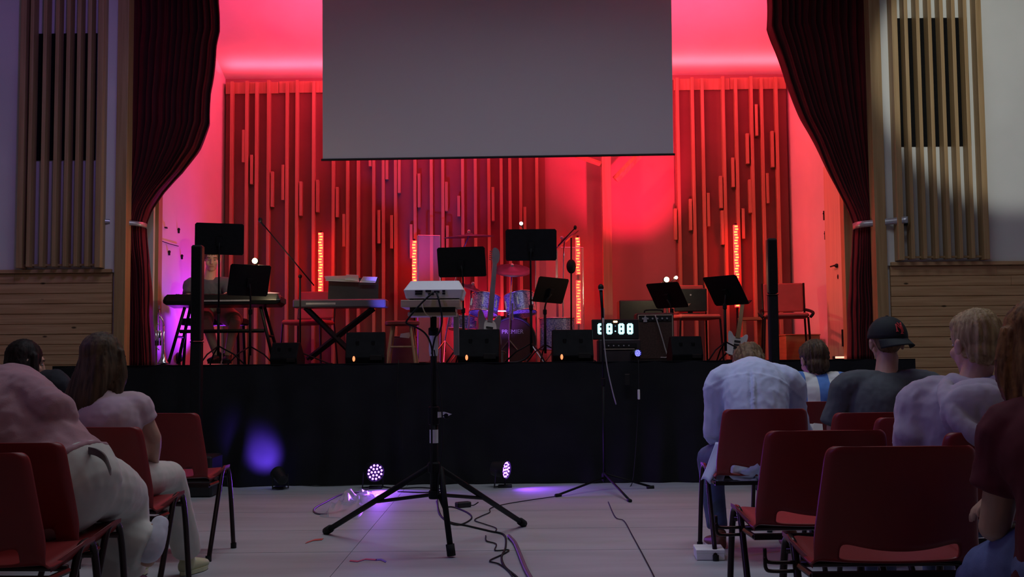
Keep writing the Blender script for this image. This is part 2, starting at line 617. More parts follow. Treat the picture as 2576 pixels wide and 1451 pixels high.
for px, py, lf, ly, lz, lab in hk:
    p = on_side(px, py, bool(lf))
    o = MB().cbox((0, 0, 0), (0.02, ly, lz), 0.003).cbox((0, -ly * 0.2, lz * 0.2), (0.03, 0.012, 0.012), 0.002).build('wall_fitting', DARK)
    o.location = p
    tag(o, lab, 'fitting', 'iron fittings on the stage walls')
pts = [on_side(406, 607), on_side(420, 612), on_side(434, 616), on_side(446, 619)]
tag(MB().tube(catmull(pts, 5), 0.004, 6).build('wall_wire', DARK), 'short dark wire slanting across the purple stage wall', 'wire')
# pine door in the right stage wall
dp, dq = on_side(2086, 700, False), on_side(2126, 700, False)
dd = thing('door_1', '', '', (0, 0, 0))
del dd['label'], dd['category']
struct(dd, 'pale wooden door in the right stage wall')
dn = Vector((-(dq.y - dp.y), dq.x - dp.x, 0)).normalized() * 0.02
if dn.x > 0:
    dn = -dn
DOORM = mat('pale_door_veneer', (0.72, 0.56, 0.38), 0.5, noise_amt=0.06, noise_scale=3, stretch=(8, 8, 0.6))
MB().poly([(dp.x, dp.y, STG), (dq.x, dq.y, STG), (dq.x, dq.y, STG + 2.02), (dp.x, dp.y, STG + 2.02)], dn).build('door_leaf', DOORM, dd)
hp = on_side(2115, 668, False) + Vector((-0.03, 0, 0))
MB().tube([hp, hp + Vector((-0.03, 0, 0)), hp + Vector((-0.03, 0.11, 0))], 0.008, 8).ball(hp, 0.022).build('door_handle', DARK, dd)
hp2 = on_side(2116, 696, False) + Vector((-0.02, 0, 0))
MB().ball(hp2, (0.008, 0.018, 0.026)).build('lock_plate', DARK, dd)
hp3 = on_side(2130, 850, False) + Vector((-0.03, 0, 0))
MB().box(hp3, (0.014, 0.02, 0.17)).build('kick_hinge', DARK, dd)

# ------------------------------------------------------------------ batten panels on the back wall
YB = 12.86
def batten_panel(label, p0, p1, fulls, shorts, topy):
    x0, x1 = W(p0, 500, YB).x, W(p1, 500, YB).x
    t = thing('batten_panel', label, 'wall panel', ((x0 + x1) / 2, YB, STG), 0, 'batten panels on the stage back wall')
    ox = t.location.x
    zt = W((p0 + p1) / 2, topy, YB).z - STG
    MB().bx(x0 - ox, x1 - ox, 0.03, 0.085, 0.0, zt).build('backing_board', BOARD, t)
    n = max(1, round((x1 - x0) / 0.62))
    for i in range(n):
        a = x0 + (x1 - x0) * i / n - ox
        b = x0 + (x1 - x0) * (i + 1) / n - ox
        MB().bx(a + 0.002, b - 0.002, 0.0, 0.03, zt - 0.135 + 0.006 * math.sin(i * 2.1), zt + 0.008 * math.sin(i * 1.7)).build('top_rail', BATTEN, t, bevel=0.003)
    for i, p in enumerate(fulls):
        x = W(p, 500, YB - 0.05).x - ox
        MB().bx(x - 0.018, x + 0.018, -0.055, 0.029, 0.0, zt + 0.012 * math.sin(i * 2.7)).build('batten', BATTEN, t, bevel=0.003)
    for p, ya, yb in shorts:
        x = W(p, 500, YB - 0.05).x - ox
        MB().bx(x - 0.017, x + 0.017, -0.05, 0.029, W(p, yb, YB - 0.05).z - STG, W(p, ya, YB - 0.05).z - STG).build('short_batten', BATTEN, t, bevel=0.003)
    return t


batten_panel('wide dark board with upright battens behind the keyboards and drums', 565, 1372,
             [581, 619, 644, 674, 721, 746, 788, 838, 874, 901, 940, 964, 995, 1044, 1085, 1114, 1164, 1196, 1230, 1261, 1283, 1310, 1351],
             [(611, 326, 408), (632, 389, 463), (684, 431, 520), (711, 414, 503), (756, 456, 542), (798, 452, 533), (848, 470, 546), (865, 538, 620), (931, 340, 418),
              (973, 360, 451), (1004, 380, 485), (953, 528, 612), (985, 541, 625), (1054, 436, 521), (1123, 457, 530), (1154, 492, 544), (1034, 564, 650), (1125, 567, 650), (1240, 470, 555), (1320, 520, 580)], 204)
batten_panel('narrow dark board with upright battens beside the right stage wall', 1700, 1985,
             [1709, 1747, 1772, 1825, 1857, 1896, 1922, 1959],
             [(1699, 524, 603), (1737, 500, 579), (1782, 485, 569), (1815, 442, 523), (1846, 396, 470), (1884, 335, 411), (1908, 262, 341), (1947, 329, 420), (1932, 435, 511), (1888, 451, 535), (1869, 524, 600), (1817, 529, 615)], 197)

# timber post with braces under the screen
pt = thing('braced_post', 'tall timber post with two braces under the projection screen', 'post', (W(1530, 800, 12.7).x, 12.70, STG))
po = Vector(pt.location)
MB().bx(-0.052, 0.052, -0.05, 0.05, 0, 3.1).build('upright', BATTEN, pt, bevel=0.004)
a, b = W(1548, 452, 12.7) - po, W(1625, 372, 12.7) - po
MB().tube([a, b], 0.045, 4).build('brace', BATTEN, pt)
a, b = W(1516, 414, 12.7) - po, W(1430, 384, 12.7) - po
MB().tube([a, b], 0.03, 4).build('brace', BATTEN, pt)

# ------------------------------------------------------------------ projection screen
YS = 10.98
s0, s1 = W(812, 402, YS), W(1694, 388, YS)
st = thing('projection_screen', 'large blank grey projection screen hanging over the stage', 'projection screen', (s0 + s1) / 2)
so = Vector(st.location)
top = 5.05
MB().poly([s0 - so, s1 - so, Vector((s1.x + 0.01, YS, top)) - so, Vector((s0.x - 0.01, YS, top)) - so], (0, 0.006, 0)).build('screen_sheet', SCREEN, st)
MB().tube([s0 - so + Vector((-0.015, 0.003, 0)), s1 - so + Vector((0.015, 0.003, 0))], 0.012, 8).build('weight_bar', BLACK, st)
MB().bx(s0.x - 0.08 - so.x, s1.x + 0.08 - so.x, -0.06, 0.07, top - so.z, top + 0.14 - so.z).build('casing', WHITEP, st, bevel=0.01)

# ------------------------------------------------------------------ curtains
def curtain(label, prof, Y, zt, tie_py, flip):
    """prof: [(py, px outer, px inner)]"""
    nu, nv = 210, 90
    zs = [W(1288, p[0], Y).z for p in prof]
    t = thing('stage_curtain', label, 'curtain', (W(prof[0][1], 400, Y).x, Y, STG), 0, 'stage curtains')
    o = Vector(t.location)
    out_t = sorted((W((p[1] + p[2]) / 2, p[0], Y).z, W(p[1], p[0], Y).x) for p in prof)
    in_t = sorted((W((p[1] + p[2]) / 2, p[0], Y).z, W(p[2], p[0], Y).x) for p in prof)
    ztie = W((prof[0][1]), tie_py, Y).z
    vs, fs = [], []
    for j in range(nv + 1):
        z = zt + (STG + 0.005 - zt) * j / nv
        xo, xi = interp(out_t, z), interp(in_t, z)
        d = abs(z - ztie)
        amp = 0.028 + 0.05 * min(1, d / 0.8)
        for i in range(nu + 1):
            u = i / nu
            q = u ** 0.85
            x = xo + (xi - xo) * q
            ph = 2 * PI * (13 * u + 0.35 * noise.noise((u * 6, z * 0.5, 1.3 + flip)))
            y = amp * (0.75 * math.sin(ph) + 0.3 * math.sin(2.3 * ph + 1.1)) + 0.012 * noise.noise((u * 30, z * 2.5, 4 + flip))
            # bundle thickness at the tie
            y += -0.10 * math.exp(-(d / 0.35) ** 2) * math.sin(PI * min(1, max(0, u)))
            if u > 0.9:
                y += 0.10 * ((u - 0.9) / 0.1)
            vs.append((x - o.x + 0.012 * noise.noise((u * 3, z * 3, 9)), y, z - o.z))
    for j in range(nv):
        for i in range(nu):
            a = j * (nu + 1) + i
            fs.append((a, a + 1, a + nu + 2, a + nu + 1))
    m = MB()
    m.add(vs, fs)
    c = m.build('cloth', VELVET, t, smooth=True)
    sd = c.modifiers.new('thick', 'SOLIDIFY')
    sd.thickness = 0.006
    # tie band
    xo, xi = interp(out_t, ztie), interp(in_t, ztie)
    return t, o, ztie, xo, xi


CL, co, ztie, xo, xi = curtain('dark crimson velvet curtain tied back at the left of the stage',
    [(-320, 324, 560), (0, 322, 546), (78, 322, 551), (118, 321, 542), (140, 321, 540), (205, 320, 532), (232, 319, 527), (310, 318, 525), (375, 316, 498), (432, 315, 455), (482, 314, 408), (525, 313, 376), (562, 312, 362), (590, 310, 364), (700, 308, 372), (914, 306, 380)], 10.54, 5.3, 564, 0)
yb = -0.17
band = [(xo - co.x - 0.125, yb - 0.10), (xo - co.x - 0.02, yb - 0.06), ((xo + xi) / 2 - co.x, yb - 0.02), (xi - co.x + 0.01, yb + 0.06), (xi - co.x + 0.02, yb + 0.2), ((xo + xi) / 2 - co.x, 0.17), (xo - co.x - 0.0, 0.12)]
def band_mesh(pts, zc, h, dz):
    p = catmull([Vector((a, b, 0)) for a, b in pts], 4)
    n = len(p)
    m = MB()
    vs = []
    for k, q in enumerate(p):
        z = zc + dz * k / n
        vs += [(q.x, q.y, z - h), (q.x, q.y, z + h)]
    m.add(vs, [(2 * k, 2 * k + 2, 2 * k + 3, 2 * k + 1) for k in range(n - 1)])
    return m
tb = band_mesh(band, ztie - co.z, 0.022, -0.03).build('tie_band', SILVER, CL, smooth=True)
sd = tb.modifiers.new('thick', 'SOLIDIFY'); sd.thickness = 0.006
MB().cbox((xo - co.x - 0.13, Y_PRO - co.y - 0.03, ztie - co.z), (0.05, 0.04, 0.04), 0.008).build('hook', SILVER, CL)

CRT, co, ztie, xo, xi = curtain('dark crimson velvet curtain tied back at the right of the stage',
    [(-320, 2186, 1930), (0, 2188, 1938), (62, 2189, 1939), (120, 2190, 1960), (200, 2192, 1986), (290, 2194, 2022), (370, 2196, 2062), (470, 2198, 2110), (535, 2200, 2142), (566, 2200, 2154), (600, 2206, 2151), (700, 2222, 2145), (790, 2234, 2143), (908, 2238, 2142)], 10.54, 5.3, 566, 1)
band = [(xo - co.x + 0.175, -0.40), (xo - co.x + 0.05, -0.30), ((xo + xi) / 2 - co.x, -0.20), (xi - co.x - 0.015, -0.12), (xi - co.x - 0.02, 0.05), ((xo + xi) / 2 - co.x, 0.16), (xo - co.x, 0.1)]
tb = band_mesh(band, ztie - co.z, 0.03, -0.02).build('tie_band', SILVER, CRT, smooth=True)
sd = tb.modifiers.new('thick', 'SOLIDIFY'); sd.thickness = 0.006
for dz in (0.02, -0.025):
    MB().cbox((xo - co.x + 0.185, Y_PRO - co.y - 0.03, ztie - co.z + dz), (0.07, 0.04, 0.03), 0.006).build('hook', DARK, CRT)

# ------------------------------------------------------------------ black skirt round the stage front
nu, nv = 420, 14
vs, fs = [], []
for j in range(nv + 1):
    v = j / nv
    for i in range(nu + 1):
        u = i / nu
        x = xs0 + (xs1 - xs0) * u
        fold = 0.5 + 0.5 * noise.noise((u * 8, 0, 3))
        y = (0.006 + 0.03 * v) * (math.sin(u * 150 + 3 * noise.noise((u * 12, v, 0))) * fold + 0.9 * noise.noise((u * 26, v * 0.8, 7))) - 0.05 * v * v
        # a heavier gathered fold where the blue lamp shines up
        g = (x - W(640, 1100, Y_FRONT).x)
        y -= 0.12 * v * math.exp(-((g + 0.16 * v - 0.05) / 0.10) ** 2)
        vs.append((x, Y_FRONT + y, STG + 0.006 - (STG + 0.0) * v))
for j in range(nv):
    for i in range(nu):
        a = j * (nu + 1) + i
        fs.append((a, a + 1, a + nu + 2, a + nu + 1))
m = MB().add(vs, fs)
m.bx(xs0, xs1, Y_FRONT - 0.004, Y_FRONT + 0.25, STG + 0.002, STG + 0.008)
m.bx(xs0 - 0.005, xs0, Y_FRONT, Y_PRO - 0.05, 0.01, STG + 0.008).bx(xs1, xs1 + 0.005, Y_FRONT, Y_PRO - 0.05, 0.01, STG + 0.008)
tag(m.build('stage_skirt', BLACKCLOTH, smooth=True), 'black cloth skirt hanging in folds round the stage front', 'stage skirt')
# ------------------------------------------------------------------ red shell chairs
def chair_shell():
    """one moulded shell: seat, back and the gap between them; faces +y"""
    prof = []      # (y, z, half width, bend) from seat front to the top of the back
    pr = [(0.235, 0.425, 0.205, 0.0), (0.222, 0.442, 0.225, 0.0), (0.15, 0.446, 0.236, 0.0), (0.05, 0.438, 0.240, 0.0), (-0.06, 0.428, 0.244, 0.0), (-0.135, 0.424, 0.247, 0.1),
          (-0.172, 0.434, 0.248, 0.3), (-0.192, 0.460, 0.248, 0.6), (-0.205, 0.50, 0.247, 1.0), (-0.222, 0.56, 0.243, 1.0), (-0.240, 0.63, 0.237, 1.0), (-0.256, 0.70, 0.230, 1.0), (-0.268, 0.755, 0.225, 1.0), (-0.272, 0.775, 0.218, 1.0), (-0.274, 0.785, 0.200, 1.0)]
    us = [-1, -0.955, -0.86, -0.72, -0.5, -0.25, 0, 0.25, 0.5, 0.72, 0.86, 0.955, 1]
    vs, fs = [], []
    for j, (y, z, hw, b) in enumerate(pr):
        for u in us:
            dy = b * (0.035 * u * u + (0.022 if abs(u) > 0.99 else 0.0))
            dz = (1 - b) * (0.012 * u * u - (0.016 if abs(u) > 0.99 else 0))
            zz = z
            if j == 8:      # the lower edge of the back sags to the middle
                zz = z - 0.028 * (1 - min(1, abs(u) / 0.72) ** 2)
            vs.append((u * hw, y + dy, zz + dz))
    n = len(us)
    for j in range(len(pr) - 1):
        for i in range(n - 1):
            uc = abs(us[i] + us[i + 1]) / 2
            if j in (6, 7) and uc < 0.72:
                continue
            a = j * n + i
            fs.append((a, a + 1, a + n + 1, a + n))
    return MB().add(vs, fs).mesh('shell')


def chair_parts(root, hooks):
    me = chair_shell()
    o = link('shell', me, REDP, root, smooth=True)
    ss = o.modifiers.new('sub', 'SUBSURF'); ss.levels = 1; ss.render_levels = 2
    sd = o.modifiers.new('thick', 'SOLIDIFY'); sd.thickness = 0.008
    for s in (-1, 1):
        p = [(s * 0.262, 0.245, 0.0), (s * 0.258, 0.20, 0.30), (s * 0.254, 0.175, 0.425), (s * 0.252, 0.145, 0.462), (s * 0.252, 0.085, 0.462), (s * 0.253, 0.05, 0.43), (s * 0.257, -0.02, 0.30), (s * 0.266, -0.185, 0.0)]
        l = MB().tube(catmull([Vector(q) for q in p], 4), 0.0125, 10).build('leg_loop', TUBE, root, smooth=True)
        MB().tube([(s * 0.262, 0.245, 0.0), (s * 0.262, 0.243, 0.03)], 0.016, 10).build('rubber_foot', RUBBER, l)
        MB().tube([(s * 0.266, -0.185, 0.0), (s * 0.265, -0.180, 0.03)], 0.016, 10).build('rubber_foot', RUBBER, l)
        # wing of the shell gripping the loop
        w = MB().hull([(s * 0.236, y, z) for y, z in ((0.16, 0.452), (0.06, 0.452), (-0.1, 0.432), (-0.1, 0.405), (0.16, 0.43))] + [(s * 0.268, y, z) for y, z in ((0.155, 0.482), (0.085, 0.482), (0.06, 0.468), (0.155, 0.468))])
        w.build('grip', REDP, root, bevel=0.005)
    MB().tube([(-0.254, -0.02, 0.408), (0.254, -0.02, 0.408)], 0.011, 8).build('cross_bar', TUBE, root, smooth=True)
    MB().tube([(-0.254, 0.165, 0.418), (0.254, 0.165, 0.418)], 0.011, 8).build('cross_bar', TUBE, root, smooth=True)
    MB().bx(-0.255, 0.255, -0.16, -0.13, 0.385, 0.405).tube([(-0.25, -0.145, 0.395), (-0.256, -0.02, 0.40)], 0.01, 6).tube([(0.25, -0.145, 0.395), (0.256, -0.02, 0.40)], 0.01, 6).build('rear_bar', TUBE, root)
    if hooks:
        for z in (0.405, 0.378):
            MB().tube(catmull([Vector((-0.262, 0.02, z)), Vector((-0.33, 0.02, z)), Vector((-0.352, 0.02, z + 0.008)), Vector((-0.355, 0.02, z + 0.045))], 4), 0.006, 8).build('link_hook', TUBE, root, smooth=True)
    return root


CH0 = chair_parts(thing('shell_chair', 'empty red shell chair alone nearest the stage on the left', 'chair', (0, 0, 0), 0, 'red shell chairs in the hall'), False)
CH1 = chair_parts(thing('shell_chair', 'empty red shell chair nearest the camera on the right', 'chair', (0, 0, 0), 0, 'red shell chairs in the hall'), True)


def back_at(px, py, Ybk):
    """chair origin such that the middle of its back top shows at px for a back at depth Ybk"""
    return W(px, py, Ybk).x, Ybk + 0.272


def setc(o, px, Ybk, rz):
    x, y = back_at(px, 1060, Ybk)
    o.location = (x, y, 0)
    o.rotation_euler = (0, 0, R(rz))
    return o


CHAIRS = {}
CHAIRS['D'] = setc(CH0, 398, 5.90, -4)
CHAIRS['G'] = setc(CH1, 2280, 3.25, 0)
for key, src, px, yb, rz, lab in (
        ('A', CH0, -120, 3.30, -3, 'empty red shell chair cut by the left edge of the picture'),
        ('B', CH0, -8, 3.72, -3, 'red shell chair under the person in a pink sweater'),
        ('C', CH0, 225, 4.62, -4, 'red shell chair under the long haired woman in a pink shirt'),
        ('F', CH1, 2082, 4.00, 2, 'empty red shell chair behind the man in a blue shirt'),
        ('E', CH0, 1927, 5.78, 2, 'red shell chair under the bowing man in a blue shirt'),
        ('H', CH0, 2222, 5.30, 0, 'red shell chair under the man with a black cap'),
        ('H2', CH0, 2341, 4.82, 0, 'red shell chair right of the man with a black cap'),
        ('I', CH0, 2046, 6.72, 2, 'red shell chair under the boy in a striped shirt'),
        ('J', CH0, 2520, 3.84, 8, 'red shell chair under the person in a pale hooded top'),
        ('K', CH0, 2700, 2.60, 4, 'red shell chair under the long haired person at the right edge'),
        ('L', CH0, 66, 5.72, -5, 'red shell chair under the dark haired person on the left')):
    c = dup(src, (0, 0, 0), 0, lab, 'red shell chairs in the hall')
    CHAIRS[key] = setc(c, px, yb, rz)
CHAIRS['K'].location = (1.44, 2.62, 0)
CHAIRS['K'].rotation_euler = (0, 0, R(38))

# ------------------------------------------------------------------ projector on its tripod
PX = W(1092, 1200, 6.05)
tp = thing('tripod_stand', 'tall black tripod stand with taped pole in the middle aisle', 'tripod', (PX.x, 6.05, 0))
o = Vector(tp.location)
hubz = W(1092, 1175, 6.05).z
lowz = W(1092, 1245, 6.05).z
ztop = W(1092, 792, 6.05).z
MB().tube([(0, 0, lowz), (0, 0, hubz + 0.25)], 0.022, 14).build('lower_pole', BLACKM, tp, smooth=True)
MB().tube([(0, 0, hubz + 0.2), (0, 0, ztop)], 0.0175, 14).build('upper_pole', BLACKM, tp, smooth=True)
MB().lathe([(0.028, hubz - 0.03), (0.034, hubz - 0.025), (0.034, hubz + 0.02), (0.026, hubz + 0.03)], 14).build('hub', BLACKM, tp, smooth='auto')
MB().lathe([(0.026, lowz - 0.02), (0.03, lowz - 0.015), (0.03, lowz + 0.02), (0.026, lowz + 0.025)], 14).build('lower_collar', BLACKM, tp, smooth='auto')
ck = W(1092, 1045, 6.05).z
MB().lathe([(0.022, ck - 0.05), (0.03, ck - 0.045), (0.03, ck + 0.045), (0.022, ck + 0.05)], 14).build('clutch', BLACKM, tp, smooth='auto')
MB().tube([(0.02, -0.01, ck), (0.06, -0.02, ck)], 0.008, 8).ball((0.07, -0.02, ck), (0.018, 0.012, 0.018)).build('knob', BLACKM, tp, smooth=True)
feet = []
for (fx, fy) in ((1135, 1392), (822, 1335), (1316, 1316)):
    g = G(fx, fy, 0.02) - o
    feet.append(g)
    top = Vector((g.x, g.y, 0)).normalized() * 0.035 + Vector((0, 0, hubz))
    l = MB().tube([top, g], 0.0165, 10).build('leg', BLACKM, tp, smooth=True)
    d = (g - top).normalized()
    MB().tube([g - d * 0.05, g + d * 0.012], 0.024, 10).build('rubber_foot', RUBBER, l, smooth=True)
    mid = top.lerp(g, 0.52)
    MB().tube([Vector((0, 0, lowz)) + Vector((mid.x, mid.y, 0)).normalized() * 0.025, mid], 0.010, 8).build('brace', BLACKM, tp)
for py, h, lab in ((1042, 0.022, 'white tape'), (1097, 0.036, 'white tape')):
    z = W(1092, py, 6.05).z
    c = MB().lathe([(0.0235, z - h), (0.0235, z + h)], 14, cap=False).build('tape_wrap', TAPE, tp, smooth=True)
z = W(1092, 1042, 6.05).z
MB().poly([(0.02, -0.02, z - 0.018), (0.07, -0.03, z - 0.012), (0.10, -0.032, z + 0.002), (0.06, -0.028, z + 0.014), (0.02, -0.02, z + 0.014)], (0, 0.002, 0)).build('loose_tape', TAPE, tp)
z = W(1092, 872, 6.05).z
MB().lathe([(0.022, z - 0.05), (0.026, z - 0.02), (0.024, z + 0.03), (0.021, z + 0.06)], 10).build('tape_wrap', TAPE, tp)
MB().lathe([(0.02, z + 0.06), (0.028, z + 0.065), (0.028, z + 0.10), (0.02, z + 0.105)], 12).build('clamp', BLACKM, tp, smooth='auto')
# wooden tray on top
ty = 6.05
def rel(px, py, Y=ty):
    return W(px, py, Y) - o
a, b = rel(1015, 776), rel(1160, 757)
MB().bx(a.x, b.x, -0.15, 0.15, a.z, b.z).build('tray_board', PLY, tp, bevel=0.003)
a, b = rel(1030, 797), rel(1150, 786)
MB().bx(a.x, b.x, -0.10, 0.10, a.z, b.z).build('lower_board', PLY, tp, bevel=0.003)
a, b = rel(1036, 787), rel(1148, 775)
MB().bx(a.x, b.x, -0.12, 0.12, a.z - 0.002, b.z + 0.002).build('black_shelf', BLACK, tp)
a, b = rel(1140, 893), rel(1153, 790)
MB().bx(a.x, b.x, 0.05, 0.08, a.z, b.z).build('side_strut', mat('grey_strut', (0.35, 0.33, 0.36), 0.5, 0.2, noise_amt=0.1, noise_scale=9), tp)

pj = thing('projector', 'white projector with cables plugged in its back on the tripod', 'projector', (W(1096, 757, ty).x, ty, W(1096, 757, ty).z + 0.001))
po = Vector(pj.location)
x0, x1 = W(1021, 740, ty).x - po.x, W(1170, 740, ty).x - po.x
h = W(1096, 708, ty).z - po.z
zr = h * 0.5
pts = []
for y, z, s in ((-0.13, 0.006, 0.012), (-0.135, zr, 0.0), (-0.055, h, 0.03), (0.13, 0.006, 0.012), (0.135, zr, 0.0), (0.10, h, 0.03)):
    pts += [(x0 + s, y, z), (x1 - s, y, z)]
MB().hull(pts).build('casing', WHITEP, pj, bevel=0.008)
for k, (xa, xb, za) in enumerate(((-0.10, -0.06, 0.6), (-0.10, -0.062, 0.35), (-0.045, -0.015, 0.62), (-0.03, 0.0, 0.3), (0.0, 0.03, 0.55), (0.045, 0.06, 0.62), (0.045, 0.06, 0.36))):
    zc = zr * za + 0.012
    MB().bx(xa, xb, -0.139, -0.128, zc - 0.005, zc + 0.005).build('port', BLACK, pj)
MB().lathe([(0.03, 0), (0.034, 0.03), (0.034, 0.05)], 16, Matrix.Translation((0.05, 0.13, h * 0.5)) @ Matrix.Rotation(-PI / 2, 4, 'X')).build('lens', BLACK, pj, smooth='auto')
for sx in (x0 + 0.04, x1 - 0.04):
    MB().lathe([(0.012, 0), (0.012, 0.012)], 10, Matrix.Translation((sx, -0.09, -0.001))).build('foot', BLACK, pj)


def cable(name, label, pts, r=0.004, m=RUBBER, cat='cable', group=None, k=6):
    return tag(MB().tube(catmull(pts, k), r, 7).build(name, m, smooth=True), label, cat, group)


yy = ty - 0.145
cable('projector_cable', 'black cable looping left from the back of the projector', [W(1090, 735, yy), W(1075, 748, yy - 0.02), W(1055, 768, yy - 0.03), W(1032, 795, yy - 0.02), W(1022, 812, yy), W(1040, 820, yy), W(1066, 835, yy), W(1082, 860, yy + 0.05), W(1088, 900, yy + 0.09), W(1085, 980, yy + 0.1), W(1086, 1100, yy + 0.1), W(1086, 1235, yy + 0.11)], 0.005, group='projector cables')
cable('projector_cable', 'black cable dropping straight down from the back of the projector', [W(1098, 735, yy), W(1104, 755, yy - 0.02), W(1111, 790, yy - 0.01), W(1111, 815, yy), W(1104, 838, yy + 0.03), W(1094, 850, yy + 0.08), W(1086, 890, yy + 0.1)], 0.005, group='projector cables')
cable('projector_cable', 'thin cable hanging free down the right side of the tripod pole', [W(1092, 880, yy + 0.1), W(1104, 960, yy + 0.08), W(1112, 1040, yy + 0.08), W(1113, 1120, yy + 0.08), W(1104, 1200, yy + 0.1), W(1102, 1245, yy + 0.1)], 0.004, group='projector cables')
cable('projector_cable', 'thin tan cable drooping under the projector tray', [W(1062, 757, yy), W(1064, 775, yy - 0.012), W(1072, 790, yy - 0.01), W(1085, 797, yy + 0.02)], 0.003, PLY, group='projector cables')

# ------------------------------------------------------------------ cables on the floor
def gp(lst, z=0.006):
    return [G(x, y, z) for x, y in lst]
PURP = mat('mauve_rubber', (0.16, 0.10, 0.17), 0.5, noise_amt=0.1, noise_scale=20)
FC = 'cables on the hall floor'
cable('floor_cable', 'thick black cable from the tripod towards the camera', gp([(1100, 1250), (1105, 1290), (1130, 1312), (1175, 1322), (1230, 1335), (1268, 1345), (1272, 1375), (1262, 1400), (1270, 1425), (1300, 1451), (1320, 1480)]), 0.006, group=FC)
cable('floor_cable', 'black cable looping beside the front tripod leg', gp([(1098, 1260), (1112, 1300), (1150, 1320), (1185, 1305), (1178, 1290), (1140, 1275), (1118, 1280), (1128, 1312)]), 0.005, group=FC)
cable('floor_cable', 'kinked black cable left of the mauve cord', gp([(1222, 1347), (1224, 1360), (1248, 1368), (1246, 1384), (1280, 1383), (1262, 1395), (1232, 1410), (1255, 1418), (1275, 1432), (1290, 1451), (1296, 1475)]), 0.004, group=FC)
cable('floor_cable', 'thin black cable wandering from the tripod to the microphone stand', gp([(1245, 1338), (1248, 1328), (1220, 1318), (1194, 1308), (1210, 1298), (1232, 1288), (1234, 1278), (1270, 1268), (1330, 1258), (1400, 1248)]), 0.0035, group=FC)
cable('floor_cable', 'thick mauve cord running out under the camera', gp([(1280, 1348), (1295, 1365), (1308, 1395), (1322, 1430), (1338, 1460), (1350, 1490)], 0.012), 0.012, PURP, group=FC)
cable('floor_cable', 'thin cable crossing the floor from the microphone stand', gp([(1530, 1262), (1548, 1300), (1570, 1310), (1590, 1345), (1620, 1400), (1648, 1455), (1660, 1490)]), 0.003, group=FC)
cable('floor_cable', 'black cable along the foot of the stage behind the tripod', gp([(950, 1222), (1000, 1228), (1060, 1226), (1120, 1232), (1075, 1238), (1000, 1236)]), 0.005, group=FC)
cable('floor_cable', 'grey cable curling left from the violet lamp', gp([(935, 1225), (900, 1238), (860, 1243), (820, 1262), (790, 1280), (800, 1292), (835, 1290), (870, 1282)]), 0.006, PURP, group=FC)
cable('floor_cable', 'thin cable running left along the foot of the stage', gp([(930, 1218), (800, 1222), (700, 1217), (620, 1222), (560, 1218)]), 0.004, group=FC)
# power adapter, bag and tape
g = G(1165, 1276)
t = thing('power_adapter', 'small black power adapter lying by the tripod foot', 'adapter', (g.x, g.y, 0), R(30))
MB().cbox((0, 0, 0.02), (0.11, 0.055, 0.04), 0.006).build('brick', BLACK, t)
MB().tube(catmull([Vector((0.05, 0, 0.015)), Vector((0.09, 0.01, 0.008)), Vector((0.12, -0.01, 0.03))], 4), 0.004, 6).build('lead', RUBBER, t)
g = G(905, 1262)
BAG = mat('clear_film', (0.55, 0.57, 0.66), 0.25, noise_amt=0.05, noise_scale=8, alpha=0.45)
nu_, nv_ = 22, 16
vs, fs = [], []
p00, p10, p01, p11 = G(805, 1300), G(900, 1306), G(880, 1246), G(955, 1244)
for j in range(nv_ + 1):
    for i in range(nu_ + 1):
        u, v = i / nu_, j / nv_
        p = p00.lerp(p10, u).lerp(p01.lerp(p11, u), v)
        e = min(1, 4 * min(u, 1 - u)) * min(1, 4 * min(v, 1 - v))
        zz = 0.004 + e * max(0, 0.05 + 0.09 * noise.noise((u * 4, v * 4, 2)) + 0.05 * noise.noise((u * 11, v * 11, 5)))
        vs.append((p.x + 0.06 * noise.noise((v * 5, u * 2, 1)), p.y + 0.06 * noise.noise((u * 5, v, 8)), zz))
for j in range(nv_):
    for i in range(nu_):
        a = j * (nu_ + 1) + i
        fs.append((a, a + 1, a + nu_ + 2, a + nu_ + 1))
tag(MB().add(vs, fs).build('plastic_bag', BAG, smooth=True), 'crumpled clear plastic bag under the left tripod leg', 'bag')
REDT = mat('red_tape', (0.55, 0.10, 0.09), 0.6, noise_amt=0.1, noise_scale=20)
BLUT = mat('blue_tape', (0.14, 0.12, 0.5), 0.6, noise_amt=0.1, noise_scale=20)
def strip(name, lab, pxs, w, m, group):
    p = [G(a, b, 0.002) for a, b in pxs]
    vs, fs = [], []
    for q in p:
        vs += [q + Vector((0, -w, 0)), q + Vector((0, w, 0)), q + Vector((0, w, 0.0015)), q + Vector((0, -w, 0.0015))]
    n = len(p)
    mb = MB()
    mb.rings([vs[4 * i:4 * i + 4] for i in range(n)])
    return tag(mb.build(name, m), lab, 'tape', group)
strip('floor_tape', 'red tape mark on the floor in front of the tripod', [(880, 1410), (900, 1412), (920, 1406), (948, 1408)], 0.018, REDT, 'tape marks on the floor')
strip('floor_tape', 'blue tape mark on the floor beside the red one', [(945, 1408), (958, 1407), (971, 1413)], 0.02, BLUT, 'tape marks on the floor')
strip('floor_tape', 'red tape mark under the left tripod foot', [(770, 1365), (790, 1358), (812, 1356)], 0.03, REDT, 'tape marks on the floor')

# white block under the blue-shirted man's chair
g = G(1792, 1405)
bk = thing('white_box', 'small white box on the floor behind the blue shirted man', 'box', (g.x - 0.012, g.y + 0.03, 0), R(-4))
MB().cbox((0, 0, 0.026), (0.145, 0.17, 0.05), 0.003).build('tray', PAPER, bk)
MB().cbox((0, 0, 0.046), (0.149, 0.174, 0.02), 0.003).build('lid', PAPER, bk)

